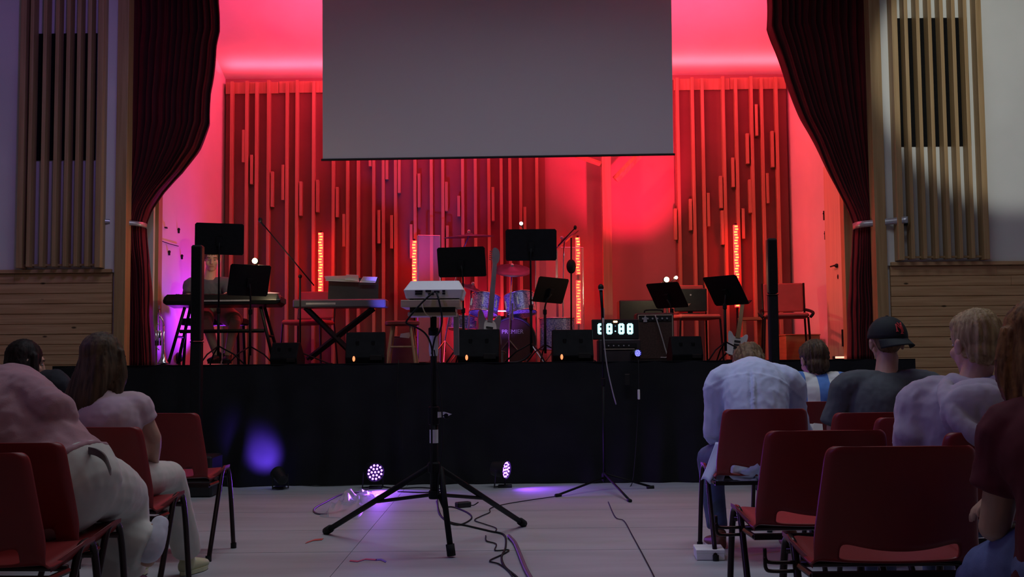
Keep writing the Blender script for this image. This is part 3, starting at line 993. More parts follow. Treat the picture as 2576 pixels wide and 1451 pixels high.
# ------------------------------------------------------------------ violet LED cans on the floor
LEDV = mat('violet_led', (0.3, 0.1, 0.8), 0.3, emit=(0.34, 0.12, 1.0), estr=7.0)
def par_can(label, px, py, Y, yaw, pitch, rad, ledm, n=12, group='LED cans', power=0, col=VIO, zbase=0.0, size=70):
    c = W(px, py, Y)
    t = thing('led_can', label, 'stage light', (c.x, c.y, zbase), 0, group)
    cz = c.z - zbase
    M = Matrix.Translation((0, 0, cz)) @ Matrix.Rotation(R(yaw), 4, 'Z') @ Matrix.Rotation(R(90 + pitch), 4, 'X')
    # local -z... lens faces local +z -> world -y at yaw 0
    h = MB().lathe([(rad * 0.5, -0.12), (rad * 0.8, -0.11), (rad * 0.92, -0.05), (rad * 1.02, 0.0), (rad * 1.12, 0.004), (rad * 1.12, 0.02), (rad * 1.0, 0.02), (rad * 0.98, 0.002)], 20, M).build('housing', BLACK, t, smooth='auto')
    MB().lathe([(rad * 0.97, 0.001), (rad * 0.97, 0.004)], 20, M).build('lens_plate', BLACK, t)
    spots = [(0, 0)] + [(0.42 * rad * math.cos(k * PI / 3), 0.42 * rad * math.sin(k * PI / 3)) for k in range(6)] + [(0.8 * rad * math.cos(k * PI / 6 + 0.2), 0.8 * rad * math.sin(k * PI / 6 + 0.2)) for k in range(12)]
    for x, y in spots:
        MB().ball(M @ Vector((x, y, 0.006)), rad * 0.13, 8, 5).build('led', ledm, t, smooth=True)
    # yoke
    y0 = Matrix.Translation((0, 0, 0)) @ Matrix.Rotation(R(yaw), 4, 'Z')
    q = [y0 @ Vector((-rad * 1.2, 0.04, cz)), y0 @ Vector((-rad * 1.25, 0.05, 0.012)), y0 @ Vector((rad * 1.25, 0.05, 0.012)), y0 @ Vector((rad * 1.2, 0.04, cz))]
    MB().tube(q, 0.007, 6).build('yoke', BLACK, t)
    MB().cbox((0, 0.05, 0.01), (rad * 1.6, 0.1, 0.018), 0.003).build('base_plate', BLACK, t)
    if power:
        d = (M.to_3x3() @ Vector((0, 0, 1)))
        p = Vector(t.location) + Vector((0, 0, cz)) + d * 0.05
        spot('led_can_beam', p, p + d, col, power, size, 0.8, rad)
    return t


par_can('violet LED can on the floor left of the tripod', 943, 1187, 9.30, 28, 8, 0.072, LEDV, power=26, size=120)
par_can('violet LED can on the floor right of the tripod', 1270, 1181, 9.30, 62, 4, 0.072, LEDV, power=26, size=120)
LEDB = mat('blue_led', (0.1, 0.1, 0.9), 0.3, emit=(0.10, 0.10, 1.0), estr=10.0)
par_can('blue LED can tucked against the stage skirt aimed at its fold', 700, 1192, 9.34, 214, -24, 0.055, LEDB, power=95, col=(0.16, 0.06, 1.0), size=62)

# ------------------------------------------------------------------ microphone stand on the floor
g = G(1521, 1232)
ms = thing('microphone_stand', 'tall microphone stand on the hall floor before the stage', 'microphone stand', (g.x, g.y, 0))
o = Vector(ms.location)
YM = g.y
def rm(px, py):
    return W(px, py, YM) - o
MB().tube([(0, 0, 0.06), rm(1518, 960)], 0.011, 10).build('lower_pole', BLACKM, ms, smooth=True)
MB().tube([rm(1518, 965), rm(1514, 770)], 0.008, 10).build('upper_pole', BLACKM, ms, smooth=True)
c = rm(1518, 960)
MB().lathe([(0.012, -0.03), (0.017, -0.025), (0.017, 0.025), (0.012, 0.03)], 10, Matrix.Translation(c)).build('clutch', BLACKM, ms, smooth='auto')
for fx, fy in ((1400, 1246), (1585, 1259), (1642, 1225)):
    f = G(fx, fy, 0.012) - o
    l = MB().tube([(0, 0, 0.13 if fx != 1400 else 0.1), f], 0.009, 8).build('leg', BLACKM, ms, smooth=True)
    d = f.normalized()
    MB().tube([f - d * 0.05, f + d * 0.01], 0.014, 8).build('rubber_foot', RUBBER, l, smooth=True)
MB().lathe([(0.014, 0.07), (0.022, 0.08), (0.022, 0.13), (0.014, 0.14)], 10).build('hub', BLACKM, ms, smooth='auto')
mc = thing('microphone', 'black handheld microphone clipped upright on the floor stand', 'microphone', W(1513, 772, YM))
o2 = Vector(mc.location)
a, b = W(1516, 800, YM) - o2, W(1511, 728, YM) - o2
MB().tube([a + Vector((0, -0.025, 0)), b + Vector((0, -0.025, 0))], [0.009, 0.014], 12).build('body', BLACKM, mc, smooth=True)
MB().ball(b + Vector((0, -0.025, 0.016)), (0.024, 0.024, 0.028)).build('grille_ball', DARK, mc, smooth=True)
MB().lathe([(0.02, -0.008), (0.02, 0.006)], 12, Matrix.Translation(b + Vector((0, -0.025, 0.0)))).build('collar', SILVER, mc)
MB().tube([W(1518, 775, YM) - o2 + Vector((0, 0, 0)), W(1517, 812, YM) - o2 + Vector((0, -0.03, 0))], 0.009, 8).build('clip', SILVER, mc)
cable('microphone_cable', 'pale cable hanging from the microphone in front of the stage', [W(1516, 800, YM) + Vector((0, -0.03, 0)), W(1519, 850, YM - 0.05), W(1527, 920, YM - 0.06), W(1540, 980, YM - 0.05), W(1550, 1017, YM - 0.04)], 0.005, mat('grey_cable', (0.35, 0.34, 0.36), 0.5, noise_amt=0.1, noise_scale=9))
cable('stage_cable', 'thin black lead hanging down the skirt with a white plug', [W(1606, 905, 9.55), W(1607, 960, 9.52), W(1604, 1050, 9.5), W(1598, 1150, 9.42), W(1590, 1215, 9.35), W(1575, 1228, 9.3)], 0.004)
tag(MB().cbox(W(1607, 992, 9.48), (0.02, 0.02, 0.085), 0.004).build('plug', WHITEP), 'white inline plug on the lead down the skirt', 'plug')
tag(MB().cbox(W(1578, 955, 9.58), (0.05, 0.02, 0.10), 0.006).build('wall_socket', DARK), 'small dark junction box pinned to the stage skirt', 'junction box')
cable('stage_cable', 'thin dark lead hanging down the skirt left of the tripod pole', [W(1003, 905, 9.55), W(1000, 990, 9.53), W(1010, 1080, 9.51), W(1012, 1130, 9.5)], 0.003, DARK)

# ------------------------------------------------------------------ column loudspeakers
def column(label, px, Y, top_py, wpx, joint_py):
    c = W(px, top_py, Y)
    t = thing('column_speaker', label, 'loudspeaker', (c.x, c.y, 0), R(0), 'column loudspeakers')
    w = wpx * Y / F
    zj = W(px, joint_py, Y).z
    MB().cbox((0, 0.08, 0.16), (0.30, 0.34, 0.32), 0.015).build('bass_box', BLACK, t)
    MB().cbox((0, 0, (0.32 + zj) / 2), (w * 0.96, w, zj - 0.32), 0.01).build('spacer_column', BLACKM, t)
    u = MB().cbox((0, 0, (zj + c.z) / 2 + 0.004), (w, w * 1.1, c.z - zj - 0.008), 0.012).build('array_column', BLACK, t)
    MB().bx(-w * 0.40, w * 0.40, -w * 0.575, -w * 0.54, zj + 0.02, c.z - 0.02).build('grille', GRILLE, u)
    MB().cbox((0, 0, zj), (w * 1.02, w * 1.12, 0.008), 0.002).build('joint_ring', DARK, t)
    return t


column('slim black column loudspeaker before the keyboard player', 498, 8.9, 617, 27, 860)
column('slim black column loudspeaker before the chair at stage right', 1940, 8.9, 600, 24, 742)
# ------------------------------------------------------------------ on the stage
def sp(px, Y):
    return Vector((W(px, 900, Y).x, Y, STG))


# music stands ----------------------------------------------------
BULB = mat('warm_bulb', (1, 0.9, 0.6), 0.4, emit=(1.0, 0.78, 0.36), estr=14.0)
BULB2 = mat('small_white_bulb', (1, 0.95, 0.85), 0.4, emit=(1.0, 0.80, 0.66), estr=9.0)
def music_stand(label, px, py, Y, w, h, yaw, tilt, pole_px=None, lamps=(), roll=0, mt=BLACKM):
    c = W(px, py, Y)
    b = sp(pole_px if pole_px else px, Y)
    t = thing('music_stand', label, 'music stand', b, 0, 'music stands')
    c = c - b
    M = Matrix.Translation(c) @ Matrix.Rotation(R(yaw), 4, 'Z') @ Matrix.Rotation(R(tilt), 4, 'X') @ Matrix.Rotation(R(roll), 4, 'Y')
    # local: x across, z up the desk, back face towards -y
    m = MB()
    m.poly([M @ Vector(p) for p in ((-w / 2 + 0.015, 0, -h / 2), (w / 2 - 0.015, 0, -h / 2), (w / 2, 0, -h / 2 + 0.015), (w / 2, 0, h / 2 - 0.015), (w / 2 - 0.015, 0, h / 2), (-w / 2 + 0.015, 0, h / 2), (-w / 2, 0, h / 2 - 0.015), (-w / 2, 0, -h / 2 + 0.015))], M.to_3x3() @ Vector((0, 0.004, 0)))
    m.build('desk', mt, t)
    MB().box(M @ Vector((0, 0.03, -h / 2 + 0.003)), (w * 0.96, 0.055, 0.006), M.to_3x3()).build('shelf_lip', mt, t)
    MB().box(M @ Vector((0, -0.012, -0.02)), (0.05, 0.024, 0.08), M.to_3x3()).build('bracket', mt, t)
    j = M @ Vector((0, -0.02, -0.03))
    MB().tube([j, Vector((j.x * 0.3, j.y * 0.3 + 0.0, j.z - 0.06)), Vector((0, 0, j.z - 0.13)), Vector((0, 0, 0.45))], 0.0085, 8).build('upper_pole', mt, t, smooth=True)
    MB().tube([(0, 0, 0.5), (0, 0, 0.09)], 0.0125, 8).build('lower_pole', mt, t, smooth=True)
    MB().lathe([(0.014, 0.47), (0.019, 0.475), (0.019, 0.515), (0.013, 0.52)], 10).build('clutch', mt, t)
    a0 = random.Random(int(px)).uniform(0, 2)
    for k in range(3):
        a = a0 + k * 2 * PI / 3
        l = MB().tube([(0.01 * math.cos(a), 0.01 * math.sin(a), 0.17), (0.14 * math.cos(a), 0.14 * math.sin(a), 0.10), (0.235 * math.cos(a), 0.235 * math.sin(a), 0.008)], 0.007, 7).build('leg', mt, t, smooth=True)
    for lx, ly, big in lamps:
        q = W(lx, ly, Y - 0.02) - b
        base = M @ Vector(((q.x - c.x) / max(0.3, math.cos(R(yaw))) * 0.8, -0.004, h / 2))
        MB().tube([base, Vector((q.x, q.y + 0.01, max(q.z - 0.01, base.z + 0.005)))], 0.004, 6).build('lamp_neck', mt, t)
        r = 0.026 if big else 0.016
        hd = MB().lathe([(r * 0.6, -0.012), (r * 1.15, 0.0), (r * 1.25, 0.02), (r * 0.5, 0.034)], 12, Matrix.Translation(Vector((q.x, q.y + 0.022, q.z))) @ Matrix.Rotation(-PI / 2, 4, 'X')).build('lamp_shade', mt, t)
        MB().ball((q.x, q.y, q.z), (r, r * 0.8, r)).build('bulb', BULB if big else BULB2, hd, smooth=True)
        if big:
            pl = bpy.data.lights.new('clip_lamp_glow', 'POINT')
            pl.energy = 6.0
            pl.color = (1.0, 0.78, 0.45)
            pl.shadow_soft_size = 0.02
            plo = bpy.data.objects.new('clip_lamp_glow', pl)
            COL.objects.link(plo)
            plo.location = b + Vector((q.x, q.y + 0.10, q.z + 0.02))
    return t


music_stand('tall black music stand in front of the keyboard player', 552, 601, 10.02, 0.43, 0.285, 12, 12, 549, roll=1)
music_stand('black music stand with a lit clip lamp before the piano', 627, 705, 10.35, 0.40, 0.30, 36, 18, 629, [(641, 656, True)])
music_stand('black music stand behind the projector', 1161, 659, 10.45, 0.465, 0.285, -12, 14, 1166)
music_stand('tallest black music stand in front of the drum kit', 1336, 616, 9.98, 0.46, 0.285, 0, 10, 1337, [(1311, 562, False)])
music_stand('dark tilted music stand right of the drum kit', 1386, 730, 10.9, 0.40, 0.26, 40, 22, 1372, roll=2, mt=BLACKM)
music_stand('black music stand with two clip lamps by the amplifier', 1678, 743, 10.92, 0.41, 0.29, -48, 34, 1692, [(1677, 703, True), (1701, 698, False)])
music_stand('tilted black music stand in front of the white guitar', 1825, 731, 10.1, 0.40, 0.31, -52, 34, 1826)

# grand digital piano and its player's bench ------------------------
YK = 10.85
kb = thing('stage_piano', 'long black stage piano on a folding stand at stage left', 'keyboard', sp(567, YK))
o = Vector(kb.location)
zt = W(567, 741, YK).z - STG
x0, x1 = W(416, 755, YK).x - o.x, W(718, 755, YK).x - o.x
zb = zt - 0.125
prof = [(-0.15, zb + 0.02), (-0.16, zb + 0.06), (-0.12, zt), (0.0, zt - 0.01), (0.16, zt - 0.035), (0.16, zb + 0.02), (0.10, zb)]
KBM = mat('piano_black', (0.008, 0.009, 0.008), 0.3, noise_amt=0.1, noise_scale=10)
body = MB().poly([(x0 + 0.05, y, z) for y, z in prof], (x1 - x0 - 0.10, 0, 0)).build('casing', KBM, kb, bevel=0.006)
for xa, s in ((x0, 1), (x1, -1)):
    MB().hull([(xa + s * 0.02, y * 0.9, zb + 0.03 + (z - zb) * 0.55) for y, z in prof] + [(xa + s * 0.055, y, z) for y, z in prof]).build('end_cheek', KBM, kb, bevel=0.006)
IV = mat('ivory_keys', (0.8, 0.78, 0.7), 0.3, noise_amt=0.02, noise_scale=5)
n = 52
for k in range(n):
    xa = x0 + 0.08 + (x1 - x0 - 0.16) * k / n
    MB().bx(xa + 0.0006, xa + (x1 - x0 - 0.16) / n - 0.0006, 0.02, 0.155, zt - 0.02, zt + 0.002).build('white_key', IV, kb)
for k in range(n - 1):
    if k % 7 in (2, 6):
        continue
    xa = x0 + 0.08 + (x1 - x0 - 0.16) * (k + 1) / n
    MB().bx(xa - 0.005, xa + 0.005, 0.02, 0.10, zt + 0.001, zt + 0.012).build('black_key', BLACK, kb)
MB().bx(x0 + 0.35, x1 - 0.3, -0.164, -0.155, zb + 0.05, zb + 0.065).build('rear_label_strip', SILVER, kb)
# stand
for sx in (x0 + 0.22, x1 - 0.22):
    dxs = -0.14 if sx < 0 else 0.14
    MB().tube([(sx, -0.10, zb), (sx + dxs, -0.14, 0.02)], 0.016, 8).build('stand_leg', BLACKM, kb, smooth=True)
    MB().tube([(sx, 0.08, zb), (sx + dxs, 0.16, 0.02)], 0.016, 8).build('stand_leg', BLACKM, kb, smooth=True)
    MB().tube([(sx + dxs * 0.55, -0.122, 0.28), (sx + dxs * 0.55, 0.125, 0.28)], 0.012, 8).build('stand_brace', BLACKM, kb)
MB().tube([(x0 + 0.18, -0.115, 0.33), (x1 - 0.18, -0.115, 0.33)], 0.018, 8).build('cross_beam', BLACKM, kb)
pp = thing('sheet_paper', 'white sheet lying on the right end of the stage piano', 'paper', (W(680, 742, YK).x, YK - 0.02, STG + zt + 0.003), R(8))
MB().poly([(-0.04, -0.03, 0), (0.05, -0.03, 0.0), (0.09, 0.04, 0.01), (-0.02, 0.05, 0.02)], (0, 0, 0.002)).build('sheet', PAPER, pp)
bn = thing('piano_bench', 'low black bench under the keyboard player', 'bench', sp(540, 11.32))
MB().cbox((0, 0, 0.44), (0.62, 0.32, 0.07), 0.015).build('cushion', BLACKCLOTH, bn)
for sx in (-0.26, 0.26):
    for sy in (-0.12, 0.12):
        MB().tube([(sx, sy, 0.41), (sx * 1.06, sy * 1.1, 0.0)], 0.015, 8).build('leg', BLACKM, bn)

# second keyboard --------------------------------------------------
Y2 = 11.45
k2 = thing('synth_keyboard', 'slim keyboard on a crossed stand lit blue at one end', 'keyboard', sp(858, Y2))
o = Vector(k2.location)
zt = W(858, 754, Y2).z - STG
zb = zt - 0.085
x0, x1 = W(737, 765, Y2).x - o.x, W(968, 765, Y2).x - o.x
K2M = mat('synth_grey', (0.10, 0.10, 0.13), 0.35, noise_amt=0.05, noise_scale=6)
MB().cbox((0, 0.0, (zt + zb) / 2), (x1 - x0, 0.28, zt - zb), 0.012).build('casing', K2M, k2)
MB().bx(x0 + 0.16, x0 + 0.46, -0.143, -0.139, zb + 0.03, zb + 0.05).build('rear_label_strip', SILVER, k2)
for k in range(36):
    xa = x0 + 0.05 + (x1 - x0 - 0.1) * k / 36
    MB().bx(xa + 0.0006, xa + (x1 - x0 - 0.1) / 36 - 0.0006, 0.0, 0.135, zt - 0.01, zt + 0.004).build('white_key', IV, k2)
for sy in (-0.1, 0.1):
    MB().tube([(x0 + 0.14, sy, zb), W(892, 895, Y2) - o + Vector((0, sy, 0))], 0.02, 4).build('stand_bar', BLACKM, k2)
    MB().tube([W(938, 776, Y2) - o + Vector((0, sy + 0.02, 0)), W(775, 903, Y2) - o + Vector((0, sy + 0.02, 0))], 0.02, 4).build('stand_bar', BLACKM, k2)
c0, c1 = W(820, 752, Y2) - o, W(948, 700, Y2) - o
MB().poly([(c0.x, 0.12, c0.z), (c1.x, 0.12, c0.z), (c1.x - 0.0, 0.17, c1.z + 0.02), (c0.x, 0.17, c1.z + 0.02)], (0, 0.004, 0)).build('music_rest', BLACK, k2)
for i, (pa, pb, pc, pd) in enumerate((((818, 703), (902, 707), (902, 693), (816, 695)), ((868, 700), (900, 704), (901, 692), (872, 691)), ((904, 707), (944, 708), (950, 697), (914, 696)))):
    q = thing('sheet_music', ('wide white sheet music on the slim keyboard', 'curled white sheet standing above the wide one on the slim keyboard', 'right hand white sheet music on the slim keyboard')[i], 'sheet music', W(*pa, Y2 + 0.10 - 0.012 * i))
    qo = Vector(q.location)
    yq = Y2 + 0.10 - 0.012 * i
    pts = [W(*p, yq) - qo for p in (pa, pb, pc, pd)]
    low = 0.012
    MB().poly([pts[0] + Vector((0, 0.0, -low)), pts[1] + Vector((0, 0.0, -low)), pts[1] + Vector((0, 0.04, 0)), pts[0] + Vector((0, 0.04, 0))], (0, 0.002, 0)).build('page', PAPER, q)
    MB().poly([pts[0] + Vector((0, 0.04, 0)), pts[1] + Vector((0, 0.04, 0)), pts[2] + Vector((0, -0.02, 0)), pts[3] + Vector((0, -0.02, 0))], (0, 0.002, 0.001)).build('curled_page', PAPER, q)

# boom microphone over the stage left
bmz = 10.7
b = sp(755, bmz)
bm_ = thing('boom_microphone_stand', 'boom microphone stand reaching up between the two keyboards', 'microphone stand', b)
def rb(px, py):
    return W(px, py, bmz) - b
MB().tube([(0, 0, 0.08), rb(755, 700)], 0.009, 8).build('pole', BLACKM, bm_, smooth=True)
MB().tube([rb(790, 718), rb(660, 562)], 0.006, 8).build('boom_arm', BLACKM, bm_, smooth=True)
MB().ball(rb(755, 695), 0.02, 8, 6).build('boom_clutch', BLACKM, bm_, smooth=True)
for a in (0.4, 2.5, 4.6):
    MB().tube([(0, 0, 0.12), (0.28 * math.cos(a), 0.28 * math.sin(a), 0.01)], 0.007, 6).build('leg', BLACKM, bm_)
mq = thing('microphone', 'small microphone at the tip of the boom between the keyboards', 'microphone', W(655, 556, bmz))
MB().tube([rb(664, 568) - (Vector(mq.location) - b), rb(656, 558) - (Vector(mq.location) - b)], 0.010, 8).build('body', BLACKM, mq)
MB().ball((0, 0, 0.012), (0.022, 0.022, 0.026)).build('grille_ball', DARK, mq, smooth=True)

# LED tubes --------------------------------------------------------
LEDO = mat('red_led_core', (1, 0.3, 0.1), 0.4, emit=(1.0, 0.17, 0.03), estr=6.0)
LEDR = mat('red_led_diffuser', (0.6, 0.04, 0.03), 0.4, emit=(1.0, 0.012, 0.012), estr=9.0)
def led_tube(label, px, ya, yb, Y, gap=None):
    b = sp(px, Y)
    t = thing('led_light_bar', label, 'LED bar', b, 0, 'red LED bars')
    za, zb_ = W(px, ya, Y).z - STG, W(px, yb, Y).z - STG
    segs = [(zb_, za)] if not gap else [(zb_, za - (za - zb_) * gap[1]), (za - (za - zb_) * gap[0], za)]
    for a, b_ in segs:
        MB().bx(-0.024, 0.024, -0.012, 0.03, a, b_).build('diffuser', LEDR, t)
    MB().bx(-0.012, 0.012, 0.0, 0.02, zb_ - 0.02, za + 0.02).build('bar_spine', BLACK, t)
    n = max(8, int((za - zb_) / 0.032))
    for k in range(n):
        z = zb_ + (za - zb_) * (k + 0.5) / n
        if gap and gap[0] < (za - z) / (za - zb_) < gap[1]:
            continue
        MB().box((0.008 * math.sin(k * 1.9), -0.017, z), (0.034, 0.012, 0.013)).build('led', LEDO, t)
    MB().tube([(0, 0.015, 0.0), (0, 0.015, zb_)], 0.012, 8).build('stand_pole', BLACKM, t)
    MB().cbox((0, 0.015, 0.008), (0.24, 0.2, 0.016), 0.004).build('foot_plate', BLACKM, t)
    return t


led_tube('upright red LED bar behind the slim keyboard', 806, 585, 748, 12.66)
led_tube('upright red LED bar above the projector', 1043, 605, 716, 12.66)
led_tube('broken red LED bar right of the drum kit', 1457, 597, 814, 12.66, (0.43, 0.50))
led_tube('upright red LED bar above the white guitar', 1858, 566, 772, 12.66)

# wedge monitors ---------------------------------------------------
def wedge(label, px0, px1, top, Y, rz=0, light=None):
    b = sp((px0 + px1) / 2, Y)
    t = thing('wedge_monitor', label, 'stage monitor', b, R(rz), 'wedge monitors along the stage front')
    w = (px1 - px0) * Y / F
    h = W(px0, top, Y).z - STG
    d = h * 1.15
    MB().poly([(-w / 2, -d * 0.42, 0.0), (-w / 2, -d * 0.5, 0.06), (-w / 2, -d * 0.2, h), (-w / 2, 0.0, h), (-w / 2, d * 0.55, h * 0.28), (-w / 2, d * 0.5, 0.0)], (w, 0, 0)).build('cabinet', mat('scuffed_black_vinyl', (0.006, 0.006, 0.008), 0.75, spec=0.2, noise_amt=0.3, noise_scale=12), t, bevel=0.008)
    MB().poly([(-w * 0.45, d * 0.03 + 0.012, h - 0.01), (w * 0.45, d * 0.03 + 0.012, h - 0.01), (w * 0.45, d * 0.55 + 0.004, h * 0.31), (-w * 0.45, d * 0.55 + 0.004, h * 0.31)], (0, 0.01, 0.01)).build('grille', GRILLE, t)
    for sx in (-0.2, 0.2):
        MB().cbox((sx * w, -d * 0.33, h * 0.62), (0.03, 0.02, 0.06), 0.004).build('handle_slot', GRILLE, t)
    MB().cbox((w * 0.28, -d * 0.49, h * 0.2), (w * 0.3, 0.02, h * 0.16), 0.003).build('connector_plate', DARK, t)
    if light:
        MB().ball((-w * 0.28, -d * 0.5, h * 0.17), (0.012, 0.01, 0.024)).build('pilot_light', light, t, smooth=True)
    return t


PIL = mat('dim_orange_light', (0.9, 0.4, 0.2), 0.4, emit=(1.0, 0.28, 0.10), estr=1.4)
wedge('wedge monitor before the slim keyboard', 873, 970, 836, 9.92, 3, PIL)
wedge('wedge monitor before the bass drum', 1156, 1258, 829, 9.92, -3, PIL)
wedge('wedge monitor right of the tall music stand', 1389, 1490, 830, 9.92, 0, PIL)
wedge('wedge monitor before the chair by the amplifier', 1684, 1762, 846, 9.95, 4)
wedge('low wedge monitor under the boom microphone stand', 688, 758, 862, 10.2, -8)

# drum kit ---------------------------------------------------------
YD = 11.75
dk = thing('drum_kit', 'drum kit with dark bass drum, blue sparkle toms and cymbals', 'drum kit', sp(1290, YD))
o = Vector(dk.location)
def rd(px, py, dy=0.0):
    return W(px, py, YD + dy) - o
SHELL = mat('blue_sparkle_wrap', (0.10, 0.12, 0.36), 0.25, 0.4, col2=(0.55, 0.60, 0.85), noise_scale=70)
HEAD = mat('bass_drum_head', (0.055, 0.018, 0.016), 0.5, noise_amt=0.1, noise_scale=6)
DHEAD = mat('grey_drum_head', (0.30, 0.24, 0.28), 0.5, noise_amt=0.05, noise_scale=6)
CYM = mat('dark_bronze', (0.15, 0.09, 0.17), 0.4, 0.6, noise_amt=0.1, noise_scale=12)
rbd = 0.235
Mx = Matrix.Translation((0, 0, rbd + 0.005)) @ Matrix.Rotation(PI / 2, 4, 'X')
bd = MB().lathe([(rbd, -0.40), (rbd, 0.0)], 36, Mx).build('bass_drum', SHELL, dk, smooth='auto')
MB().lathe([(rbd * 0.97, 0.0), (rbd * 0.97, 0.008)], 36, Mx).build('front_head', HEAD, bd)
MB().tube([Mx @ Vector((rbd * 1.01 * math.cos(a * PI / 18), rbd * 1.01 * math.sin(a * PI / 18), 0.008)) for a in range(36)], 0.014, 8, closed=True).build('hoop', BLACK, bd, smooth=True)
LET = mat('dim_silver_letters', (0.55, 0.50, 0.48), 0.5, noise_amt=0.05, noise_scale=9)
tx = text_mesh('lettering', 'PREMIER', 0.062, LET, bd, (0.0, -0.012, rbd + 0.09), (PI / 2, 0, 0), 0.001, sx=1.0)
for s in (-1, 1):
    MB().tube([(s * rbd * 0.8, -0.05, 0.2), (s * (rbd + 0.09), -0.12, 0.0)], 0.008, 6).build('spur', CHROME, bd)
def drum(name, c, r, depth, tiltx, tilty):
    M = Matrix.Translation(c) @ Matrix.Rotation(R(tilty), 4, 'Y') @ Matrix.Rotation(R(tiltx), 4, 'X')
    d = MB().lathe([(r, 0), (r, depth)], 28, M).build(name, SHELL, dk, smooth='auto')
    MB().lathe([(r * 0.97, depth), (r * 0.97, depth + 0.006)], 28, M).build('batter_head', DHEAD, d)
    for z in (0.004, depth):
        MB().tube([M @ Vector((r * 1.02 * math.cos(a * PI / 14), r * 1.02 * math.sin(a * PI / 14), z)) for a in range(28)], 0.007, 6, closed=True).build('rim', CHROME, d, smooth=True)
    for k in range(6):
        a = k * PI / 3 + 0.4
        MB().box(M @ Vector((r * 1.02 * math.cos(a), r * 1.02 * math.sin(a), depth / 2)), (0.014, 0.014, depth * 0.4), M.to_3x3()).build('lug', CHROME, d)
    return d
drum('rack_tom', rd(1216, 790, 0.05), 0.15, 0.20, -14, 8)
drum('rack_tom', rd(1312, 790, 0.05), 0.16, 0.21, -14, -8)
drum('floor_tom', rd(1402, 880, 0.3), 0.19, 0.34, 0, 0)
drum('snare_drum', rd(1165, 830, 0.35), 0.17, 0.14, -4, 4)
MB().tube([(0, -0.15, rbd * 1.9), (0, -0.1, 0.62)], 0.012, 8).build('tom_post', CHROME, dk)
MB().tube([rd(1236, 782, 0.05), rd(1290, 782, 0.05)], 0.010, 8).build('tom_arm', CHROME, dk)
def cymbal(name, px, py, r, tx_, ty_, dy, foot_px):
    c = rd(px, py, dy)
    M = Matrix.Translation(c) @ Matrix.Rotation(R(ty_), 4, 'Y') @ Matrix.Rotation(R(tx_), 4, 'X')
    cy = MB().lathe([(0.004, 0.030), (0.03, 0.026), (0.05, 0.008), (r * 0.6, 0.0), (r, -0.016), (r, -0.018), (r * 0.6, -0.003), (0.05, 0.005), (0.004, 0.02)], 36, M).build(name, CYM, dk, smooth=True)
    MB().lathe([(0.016, 0.028), (0.018, 0.05), (0.006, 0.06)], 10, M).build('wing_nut', SILVER, cy)
    f = rd(foot_px, 900, dy)
    f.z = 0.0
    MB().tube([c, Vector((c.x * 0.6 + f.x * 0.4, f.y, c.z - 0.25)), (f.x, f.y, 0.25), (f.x, f.y, 0.12)], 0.009, 8).build('cymbal_pole', CHROME, dk, smooth=True)
    for k in range(3):
        a = k * 2.1 + 0.5
        MB().tube([(f.x, f.y, 0.24), (f.x + 0.22 * math.cos(a), f.y + 0.22 * math.sin(a), 0.01)], 0.007, 6).build('cymbal_stand_leg', CHROME, dk)
    return cy
cymbal('crash_cymbal', 1288, 676, 0.205, 24, 3, -0.05, 1281)
cymbal('ride_cymbal', 1180, 592, 0.275, 4, -2, 0.1, 1120)
cymbal('hi_hat_cymbal', 1186, 722, 0.17, 8, 24, 0.1, 1176)
cymbal('crash_cymbal', 1420, 605, 0.19, 0, -40, 0.25, 1416)
ds = MB().lathe([(0.15, 0.44), (0.165, 0.46), (0.165, 0.50), (0.15, 0.52)], 20, Matrix.Translation((0.0, 0.72, 0))).build('drum_stool', BLACKCLOTH, dk, smooth='auto')
MB().tube([(0, 0.72, 0.44), (0, 0.72, 0.0)], 0.014, 8).build('stool_pole', CHROME, dk)

# clear acrylic drum screen behind and right of the kit
for i, (pa, pb, ya, yb_) in enumerate(((1052, 1108, 12.42, 12.48), (1350, 1402, 12.5, 12.45), (1405, 1470, 12.45, 12.50))):
    A, B = sp(pa, ya), sp(pb, yb_)
    t = thing('acrylic_screen', ('clear acrylic drum screen panel by the LED bar over the projector', 'clear acrylic drum screen panel behind the tall music stand', 'clear acrylic drum screen panel by the right LED bars')[i], 'drum screen', A, 0, 'acrylic drum screen panels')
    d = B - A
    n = Vector((d.y, -d.x, 0)).normalized() * 0.006
    zt = W(pa, 592 if i == 0 else 622, ya).z - STG
    MB().poly([Vector((0, 0, 0.02)), d + Vector((0, 0, 0.02)), d + Vector((0, 0, zt)), Vector((0, 0, zt))], n).build('clear_sheet', GLASSM, t)
    MB().tube([(0, 0, 0), (0, 0, zt)], 0.008, 6).build('edge_strip', CHROME, t)
    MB().tube([Vector((0, 0, zt)), d + Vector((0, 0, zt))], 0.006, 6).build('top_strip', CHROME, t)
    MB().tube([d, d + Vector((0, 0, zt))], 0.008, 6).build('edge_strip', CHROME, t)

# boom microphone by the drums
Yq = 11.35
b = sp(1437, Yq)
t = thing('boom_microphone_stand', 'boom microphone stand right of the drum kit', 'microphone stand', b)
def rq(px, py):
    return W(px, py, Yq) - b
MB().tube([(0, 0, 0.06), rq(1437, 598)], 0.009, 8).build('pole', BLACKM, t, smooth=True)
MB().tube([rq(1404, 618), rq(1446, 574)], 0.006, 8).build('boom_arm', BLACKM, t, smooth=True)
MB().ball(rq(1437, 670), (0.05, 0.04, 0.075), 10, 8).build('cable_bundle', BLACKM, t, smooth=True)
for a in (0.2, 2.3, 4.4):
    MB().tube([(0, 0, 0.1), (0.26 * math.cos(a), 0.26 * math.sin(a), 0.01)], 0.007, 6).build('leg', BLACKM, t)
MB().ball(rq(1447, 572), (0.018, 0.018, 0.024), 8, 6).build('microphone_head', DARK, t, smooth=True)

